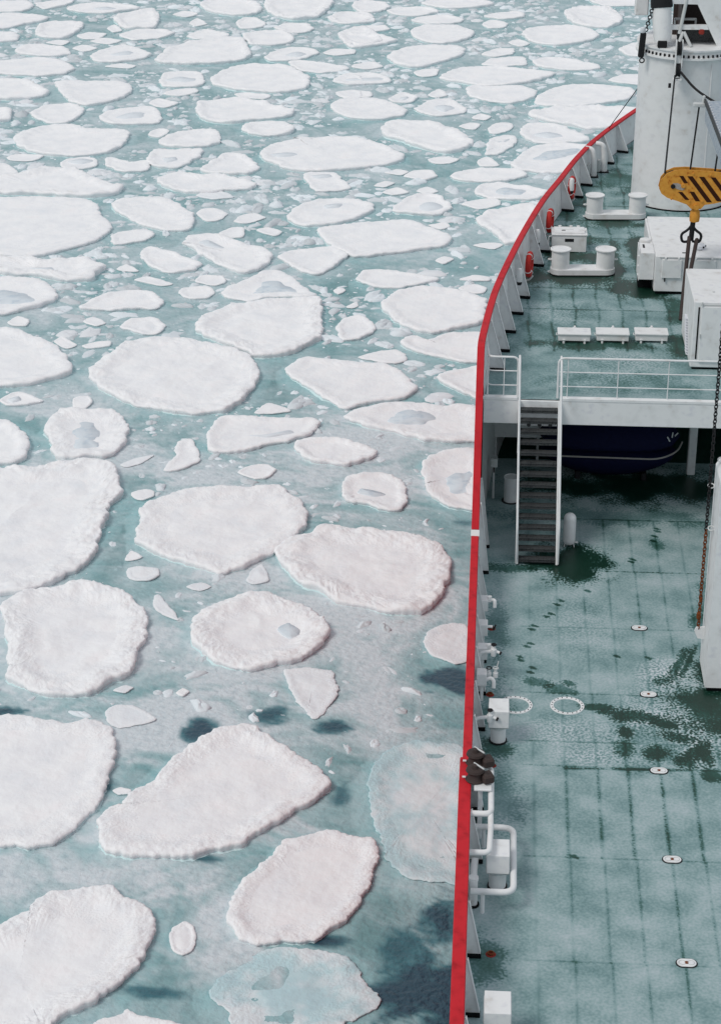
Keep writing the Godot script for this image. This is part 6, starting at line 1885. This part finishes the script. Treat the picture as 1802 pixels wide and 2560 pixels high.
	m.box(sh + Vector3(0, -0.54, 0.02), Vector3(0.24, 0.06, 0.2), 0.01)
	m.box(sh + Vector3(0, 0.02, -0.02), Vector3(0.15, 0.25, 0.10), 0.02)
	var br := part(o, "sheave_bracket", m, mats.white_paint)
	for h in [0.33, -0.28]:
		m = MB.new()
		m.lathe([Vector2(0, -0.05), Vector2(0.20, -0.05), Vector2(0.17, 0.0), Vector2(0.20, 0.05), Vector2(0, 0.05)], Transform3D(Basis(Vector3.FORWARD, PI / 2), sh + Vector3(0, h, 0)), 20)
		part(br, "sheave", m, mats.dark_steel)
	m = MB.new()
	m.tube([sh + Vector3(-0.2, -0.66, 0), sh + Vector3(-0.2, -0.78, 0)], 0.04, 8)
	part(o, "pin", m, mats.dark_steel)
	# cleat and marks
	for q in [[1768, 180], [1772, 168]]:
		m = MB.new()
		m.box(pz(q[0], q[1], c.z + 1.05) - c, Vector3(0.05, 0.18, 0.12), 0.01)
		part(pd, "cleat", m, mats.grey_white_paint)
	# hose from the sheave to the boom
	o = thing("hose", "dark grey hose drooping from the crane's sheave bracket to the boom", "hose", Vector3.ZERO)
	m = MB.new()
	m.tube(bend([pz(1700, 180, -56.3), pz(1735, 222, -55.9), pz(1770, 246, -55.6), pz(1812, 270, -55.2), pz(1870, 300, -55.0)], 2.0, 6), 0.035, 8)
	part(o, "hose", m, mats.dark_steel)
	# auxiliary hook on its chain beside the luffing cylinder
	o = thing("auxiliary_hook", "dark hook block hanging on a short chain beside the crane's cylinder", "hook", Vector3.ZERO)
	var top := pz(1633, 12, -57.2)
	var low := pz(1614, 74, -57.2)
	for k in 9:
		m = MB.new()
		var p := top.lerp(low, k / 8.0)
		m.torus(p, 0.05, 0.018, Basis(Vector3.UP, PI / 2 * (k % 2)) * Basis(Vector3.RIGHT, PI / 2), 10, 5)
		part(o, "chain_link", m, mats.dark_steel)
	m = MB.new()
	var hb := pz(1604, 112, -57.2)
	m.box(hb, Vector3(0.17, 0.72, 0.14), 0.04, Basis(Vector3.FORWARD, 0.06))
	part(o, "block", m, mats.dark_steel)
	m = MB.new()
	m.lathe([Vector2(0.06, 0), Vector2(0.08, 0.04), Vector2(0.07, 0.14), Vector2(0, 0.16)], upright(hb + Vector3(0.0, 0.34, 0)), 12)
	part(o, "cap", m, mats.frost_plate)
	m = MB.new()
	m.torus(hb + Vector3(0.02, -0.44, 0), 0.065, 0.018, Basis(Vector3.RIGHT, PI / 2), 14, 6)
	part(o, "hook", m, mats.dark_steel)
	m = MB.new()
	m.box(top + Vector3(0.12, 0.05, 0), Vector3(0.26, 0.08, 0.1), 0.01)
	part(o, "hanger", m, mats.dark_steel)
	m = MB.new()
	m.box(top + Vector3(0.45, 0.05, -0.1), Vector3(0.5, 0.07, 0.08), 0.01)
	part(o, "arm", m, mats.grey_white_paint)
	boom_and_block()
func boom_and_block():
	var zt := -49.3
	var tip := pz(1758, 252, zt)
	var o := thing("crane_boom", "grey frosted box boom of the crane, stowed fore and aft", "boom", tip)
	var m := MB.new()
	var ln := 16.0
	m.prism([Vector2(0.0, 0.0), Vector2(0.55, 0.0), Vector2(0.55, -0.5), Vector2(0.0, -0.5)], ln, upright(Vector3(0.06, 0, ln * 0.5)))
	part(o, "body", m, mats.boom_grey)
	m = MB.new()
	m.box(Vector3(0.03, 0.01, ln * 0.5), Vector3(0.05, 0.10, ln), 0.01)
	var fl := part(o, "edge_flange", m, mats.tread_steel)
	for k in 26:
		m = MB.new()
		m.lathe([Vector2(0.022, 0), Vector2(0.02, 0.03), Vector2(0, 0.032)], upright(Vector3(0.10, 0.0, 0.2 + k * 0.25)), 6)
		part(o, "rivet", m, mats.frost_plate)
	m = MB.new()
	m.tube([Vector3(0.30, 0.03, 3.0), Vector3(0.75, 0.03, 2.2)], 0.02, 6)
	part(o, "brace", m, mats.dark_steel)
	m = MB.new()
	m.box(Vector3(-0.10, -0.10, 0.0), Vector3(0.30, 0.10, 0.14), 0.02)
	m.box(Vector3(0.0, 0.02, 0.0), Vector3(0.07, 0.22, 0.07), 0.02)
	part(o, "head_bracket", m, mats.grey_white_paint)
	# hook block: two striped orange cheek plates
	var zb := -48.8
	var ctr := pz(1741, 463, zb)
	o = thing("hook_block", "orange crane hook block with dark brown diagonal stripes hanging on wires", "hook block", ctr)
	var s := 1.0 / 96.0
	var shape := []
	for q in [[-90, 6], [-86, -16], [-74, -31], [-56, -39], [-30, -41], [30, -38], [56, -36], [74, -28], [86, -12], [90, 8], [84, 22], [70, 33], [44, 40], [20, 44], [12, 54], [-12, 54], [-22, 44], [-44, 36], [-70, 28], [-84, 18]]:
		shape.append(Vector2(q[0] * s, -q[1] * s))
	for k in [-1, 1]:
		m = MB.new()
		m.prism(shape, 0.035, upright(Vector3(0, 0, 0.13 * k)))
		var cp := part(o, "cheek_plate", m, mats.orange_paint)
		for q in [[-0.464, 0.27, -0.34, 0.09, 0.10], [-0.464, -0.136, -0.276, -0.335, 0.10], [-0.186, -0.127, -0.023, -0.365, 0.115], [-0.268, 0.265, 0.255, -0.385, 0.13], [0.018, 0.255, 0.50, -0.355, 0.13], [0.304, 0.245, 0.70, -0.25, 0.12], [0.56, 0.22, 0.74, -0.02, 0.10]]:
			m = MB.new()
			m.prism([Vector2(q[0], q[1]), Vector2(q[0] + q[4], q[1]), Vector2(q[2] + q[4], q[3]), Vector2(q[2], q[3])], 0.006, upright(Vector3(0, 0, (0.13 + 0.0205) * k)))
			part(cp, "stripe", m, mats.brown_stripe)
		for q in [[-0.60, 0.0], [-0.35, 0.02]]:
			m = MB.new()
			m.lathe([Vector2(0.06, 0), Vector2(0.055, 0.03), Vector2(0.02, 0.035), Vector2(0, 0.02)], Transform3D(Basis(Vector3.RIGHT, PI / 2 * k), Vector3(q[0], q[1], 0.148 * k)), 14)
			part(cp, "pin_head", m, mats.dark_steel if q[0] < -0.5 else mats.orange_paint)
		for q in [[-0.62, -0.32], [-0.17, -0.36], [0.14, -0.37], [-0.12, 0.33], [0.3, 0.30]]:
			m = MB.new()
			m.lathe([Vector2(0.028, 0), Vector2(0.024, 0.022), Vector2(0, 0.025)], Transform3D(Basis(Vector3.RIGHT, PI / 2 * k), Vector3(q[0], q[1], 0.148 * k)), 8)
			part(cp, "bolt", m, mats.orange_paint)
		m = MB.new()
		var sm := []
		for i in 14:
			var a := TAU * i / 14
			var rr := 1.0 + 0.35 * nz_a.get_noise_2d(cos(a) * 80, sin(a) * 80)
			sm.append(Vector2(cos(a) * 0.15 * rr - 0.47, sin(a) * 0.075 * rr + 0.0 - cos(a) * 0.05))
		m.prism(sm, 0.006, upright(Vector3(0, 0, (0.13 + 0.0245) * k)))
		part(cp, "worn_patch", m, mats.worn_metal, "bare pale worn patch round the pin")
	for x in [-0.55, 0.0, 0.55]:
		m = MB.new()
		m.lathe([Vector2(0, -0.10), Vector2(0.33, -0.10), Vector2(0.27, 0.0), Vector2(0.33, 0.10), Vector2(0, 0.10)], Transform3D(Basis(Vector3.RIGHT, PI / 2), Vector3(x, 0.02, 0)), 24)
		part(o, "sheave", m, mats.dark_steel)
	m = MB.new()
	m.lathe([Vector2(0, 0.0), Vector2(0.12, 0.01), Vector2(0.13, 0.10), Vector2(0.12, 0.26), Vector2(0.09, 0.30), Vector2(0.09, 0.36), Vector2(0, 0.36)], upright(Vector3(0, -0.93, 0)), 20)
	part(o, "swivel", m, mats.orange_paint)
	m = MB.new()
	m.lathe([Vector2(0.07, -0.05), Vector2(0.075, 0.05), Vector2(0, 0.055)], Transform3D(Basis(Vector3.RIGHT, PI / 2), Vector3(0, -0.50, 0.17)), 16)
	part(o, "swivel_pin", m, mats.orange_paint)
	# double ramshorn hook
	m = MB.new()
	m.tube([Vector3(-0.03, -0.92, 0), Vector3(-0.05, -1.42, 0)], 0.065, 10)
	for k in [-1, 1]:
		m.tube(bend([Vector3(-0.05 + 0.0 * k, -1.02, 0), Vector3(-0.05 + 0.10 * k, -1.16, 0), Vector3(-0.05 + 0.26 * k, -1.26, 0), Vector3(-0.05 + 0.22 * k, -1.48, 0), Vector3(-0.05 + 0.03 * k, -1.44, 0)], 0.14, 5), 0.034, 8)
	part(o, "hook", m, mats.dark_steel)
	# wires
	var w := thing("hoist_wires", "dark hoist wires holding up the striped hook block", "wires", Vector3.ZERO)
	var t1 := pz(1686, 188, -56.4)
	for q in [[pz(1661, 432, zb), t1], [pz(1724, 426, zb), pz(1747, 262, zt)], [pz(1786, 428, zb), pz(1799, 340, zb - 0.05)]]:
		m = MB.new()
		m.tube([q[0], q[1]], 0.024, 6)
		part(w, "wire", m, mats.dark_steel)
	# dark strops from the hook down to the deck
	var st := thing("lashing_strop", "dark double strop tying the hook block down to the deck", "strop", Vector3.ZERO)
	for q in [[pz(1722, 592, zb), pz(1700, 800, -46.9)], [pz(1741, 598, zb), pz(1722, 690, -47.6)]]:
		m = MB.new()
		m.tube([q[0], q[1]], 0.05, 6)
		part(st, "strop", m, mats.brown_iron)
func tall_box():
	# tall white steel structure at the ship's centre line, with lashing lugs
	var p := gp(1759, 1730, MAIN)
	var o := thing("steel_tower", "tall white steel tower box with a sloping shoulder and lashing rings on deck", "tower", p)
	var m := MB.new()
	m.prism([Vector2(0, 0.10), Vector2(2.6, 0.10), Vector2(2.6, 5.2), Vector2(0.45, 5.2), Vector2(0.0, 4.45)], 1.1, upright(Vector3(0, 0, -0.55)))
	part(o, "body", m, mats.white_paint)
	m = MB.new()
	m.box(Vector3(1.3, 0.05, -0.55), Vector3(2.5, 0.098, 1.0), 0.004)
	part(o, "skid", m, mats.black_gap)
	for q in [[0.28, 0.62, 1.05], [0.28, 1.74, 1.05], [0.28, 2.86, 1.05]]:
		m = MB.new()
		m.box(Vector3(1.42, q[1] + 0.5, 0.006), Vector3(2.3, q[2] - 0.02, 0.012), 0.004)
		part(o, "panel", m, mats.white_paint)
	for q in [[0.10, 4.62, -0.9], [-0.03, 4.0, -1.05], [-0.02, 3.3, -0.6]]:
		m = MB.new()
		m.torus(Vector3(q[0] - 0.03, q[1], q[2]), 0.06, 0.014, Basis(Vector3.RIGHT, 0.4), 14, 6)
		part(o, "lashing_ring", m, mats.grey_white_paint)
	m = MB.new()
	m.prism([Vector2(0.06, -0.16), Vector2(-0.10, -0.14), Vector2(-0.17, 0.02), Vector2(-0.14, 0.10), Vector2(0.06, 0.12)], 0.05, upright(Vector3(-0.02, 0.92, -0.8)))
	part(o, "lug", m, mats.white_paint)
	# chain
	var lug := p + Vector3(-0.12, 0.92, -0.8)
	var ch := thing("hanging_chain", "black lifting chain hanging beside the tower, rusty towards its lower end", "chain", Vector3.ZERO)
	var up := MB.new()
	var dn := MB.new()
	var n := 128
	for k in n:
		var q := lug + Vector3(0, 0.03 + k * 0.075, 0)
		var r := dn if k < 30 else up
		r.torus(q, 0.034, 0.012, Basis(Vector3.UP, PI / 2 * (k % 2) + 0.4) * Basis(Vector3.RIGHT, PI / 2).scaled(Vector3(1, 1.45, 1)), 8, 5)
	part(ch, "chain", up, mats.dark_steel)
	part(ch, "rusty_chain", dn, mats.rust, "rusty lower length of chain")
	m = MB.new()
	m.box(lug + Vector3(-0.01, 0.36, 0), Vector3(0.08, 0.16, 0.08), 0.03)
	m.box(lug + Vector3(0.01, 0.72, 0), Vector3(0.06, 0.12, 0.07), 0.02)
	part(ch, "turnbuckle", m, mats.rust)
	# dark winch beyond the winch house
	var wz := gp(1800, 560, FORE)
	var wn := thing("anchor_winch", "dark steel winch drum beside the winch house", "winch", Vector3(7.9, FORE, -54.5))
	m = MB.new()
	m.lathe([Vector2(0, -0.6), Vector2(0.55, -0.6), Vector2(0.55, -0.52), Vector2(0.34, -0.5), Vector2(0.34, 0.5), Vector2(0.55, 0.52), Vector2(0.55, 0.6), Vector2(0, 0.6)], Transform3D(Basis(Vector3.BACK, PI / 2), Vector3(0, 0.6, 0)), 24)
	part(wn, "drum", m, mats.dark_steel)
	for s in [-1, 1]:
		m = MB.new()
		m.box(Vector3(0.72 * s, 0.4, 0), Vector3(0.14, 0.8, 0.9), 0.02)
		part(wn, "frame", m, mats.brown_iron)

func _ready():
	# camera, sky, light, exposure
	var cam := Camera3D.new()
	cam.name = "camera"
	add_child(cam)
	cam.position = EYE
	cam.rotation = Vector3(-pitch, yaw, 0)
	cam.fov = 2.0 * rad_to_deg(atan(1280.0 / FOCAL))
	cam.near = 0.5
	cam.far = 9000.0
	var sky_mat := ProceduralSkyMaterial.new()
	sky_mat.sky_top_color = Color(0.885, 0.91, 0.945)
	sky_mat.sky_horizon_color = Color(0.85, 0.88, 0.91)
	sky_mat.sky_curve = 0.3
	sky_mat.ground_bottom_color = Color(0.5, 0.55, 0.57)
	sky_mat.ground_horizon_color = Color(0.86, 0.88, 0.90)
	sky_mat.sun_angle_max = 1.0
	var sky := Sky.new()
	sky.sky_material = sky_mat
	var env := Environment.new()
	env.background_mode = Environment.BG_SKY
	env.sky = sky
	env.background_energy_multiplier = 0.61
	env.tonemap_mode = Environment.TONE_MAPPER_LINEAR
	env.tonemap_exposure = 1.12
	env.sdfgi_enabled = true
	env.ssao_enabled = true
	env.ssil_enabled = true
	var we := WorldEnvironment.new()
	we.name = "environment"
	we.environment = env
	add_child(we)
	var sun := DirectionalLight3D.new()
	sun.name = "sun"
	add_child(sun)
	sun.light_energy = 0.42
	sun.light_color = Color(1.0, 0.985, 0.96)
	sun.light_angular_distance = 20.0
	sun.shadow_enabled = true
	sun.look_at_from_position(Vector3(-38, 60, 30), Vector3.ZERO)
	nz_a.frequency = 0.01; nz_a.seed = 3; nz_a.fractal_octaves = 3
	nz_b.frequency = 0.01; nz_b.seed = 8; nz_b.fractal_octaves = 3
	nz_c.frequency = 0.01; nz_c.seed = 19; nz_c.fractal_octaves = 2
	make_materials()
	# setting
	sea()
	hull()
	for f in FLOES: floe(f[0], f[1], f[2])
	brash()
	# things
	crane()
	deck_house()
	steel_cabin()
	tall_box()
	workboat()
	stairway()
	guard_rails()
	bollard((gp(1399, 690, FORE) + gp(1511, 690, FORE)) * 0.5 + Vector3(0, 0, -0.2), 1.18, 0.065, "white double bollard beside the winch house, with a dark ring mark on one post")
	bollard((gp(1485, 550, FORE) + gp(1591, 550, FORE)) * 0.5 + Vector3(0, 0, -0.2), 1.22, 0.065, "white double bollard beside the crane pedestal")
	deck_boxes()
	locker()
	tank_and_drum()
	vent(gp(1244, 1852, MAIN), "white box headed deck vent beside the manhole rings", 1.0)
	vent(gp(1242, 2216, MAIN), "white box headed deck vent inside the large pipe hoop", 1.0)
	vent(gp(1240, 2610, MAIN), "white box headed deck vent with a duct to the bulwark, past the pipe hoops", 1.06)
	valve_set(Vector3(0.10, MAIN, gp(1210, 1563, MAIN).z), 0, "white pipe valve with a curved elbow against the bulwark")
	valve_set(Vector3(0.10, MAIN, gp(1210, 1625, MAIN).z), 1, "white pipe valve box with a black handle against the bulwark")
	valve_set(Vector3(0.10, MAIN, gp(1210, 1685, MAIN).z), 0, "white pipe valve with an elbow beside the black handled valve box")
	valve_set(Vector3(0.10, MAIN, gp(1205, 1750, MAIN).z), 2, "cluster of white valves with hand wheels against the bulwark beside the vent")
	hydrant(gp(1216, 1700, MAIN) + Vector3(0.12, 0, 0), "white hydrant with a dark hand wheel between two bulwark valves")
	hydrant(gp(1219, 1868, MAIN) + Vector3(0.02, 0, 0), "white hydrant with a dark hand wheel beside the deck vent")
	pipe_guards()
	rollers()
	deck_fittings()
	lifebuoys()
	fairlead()
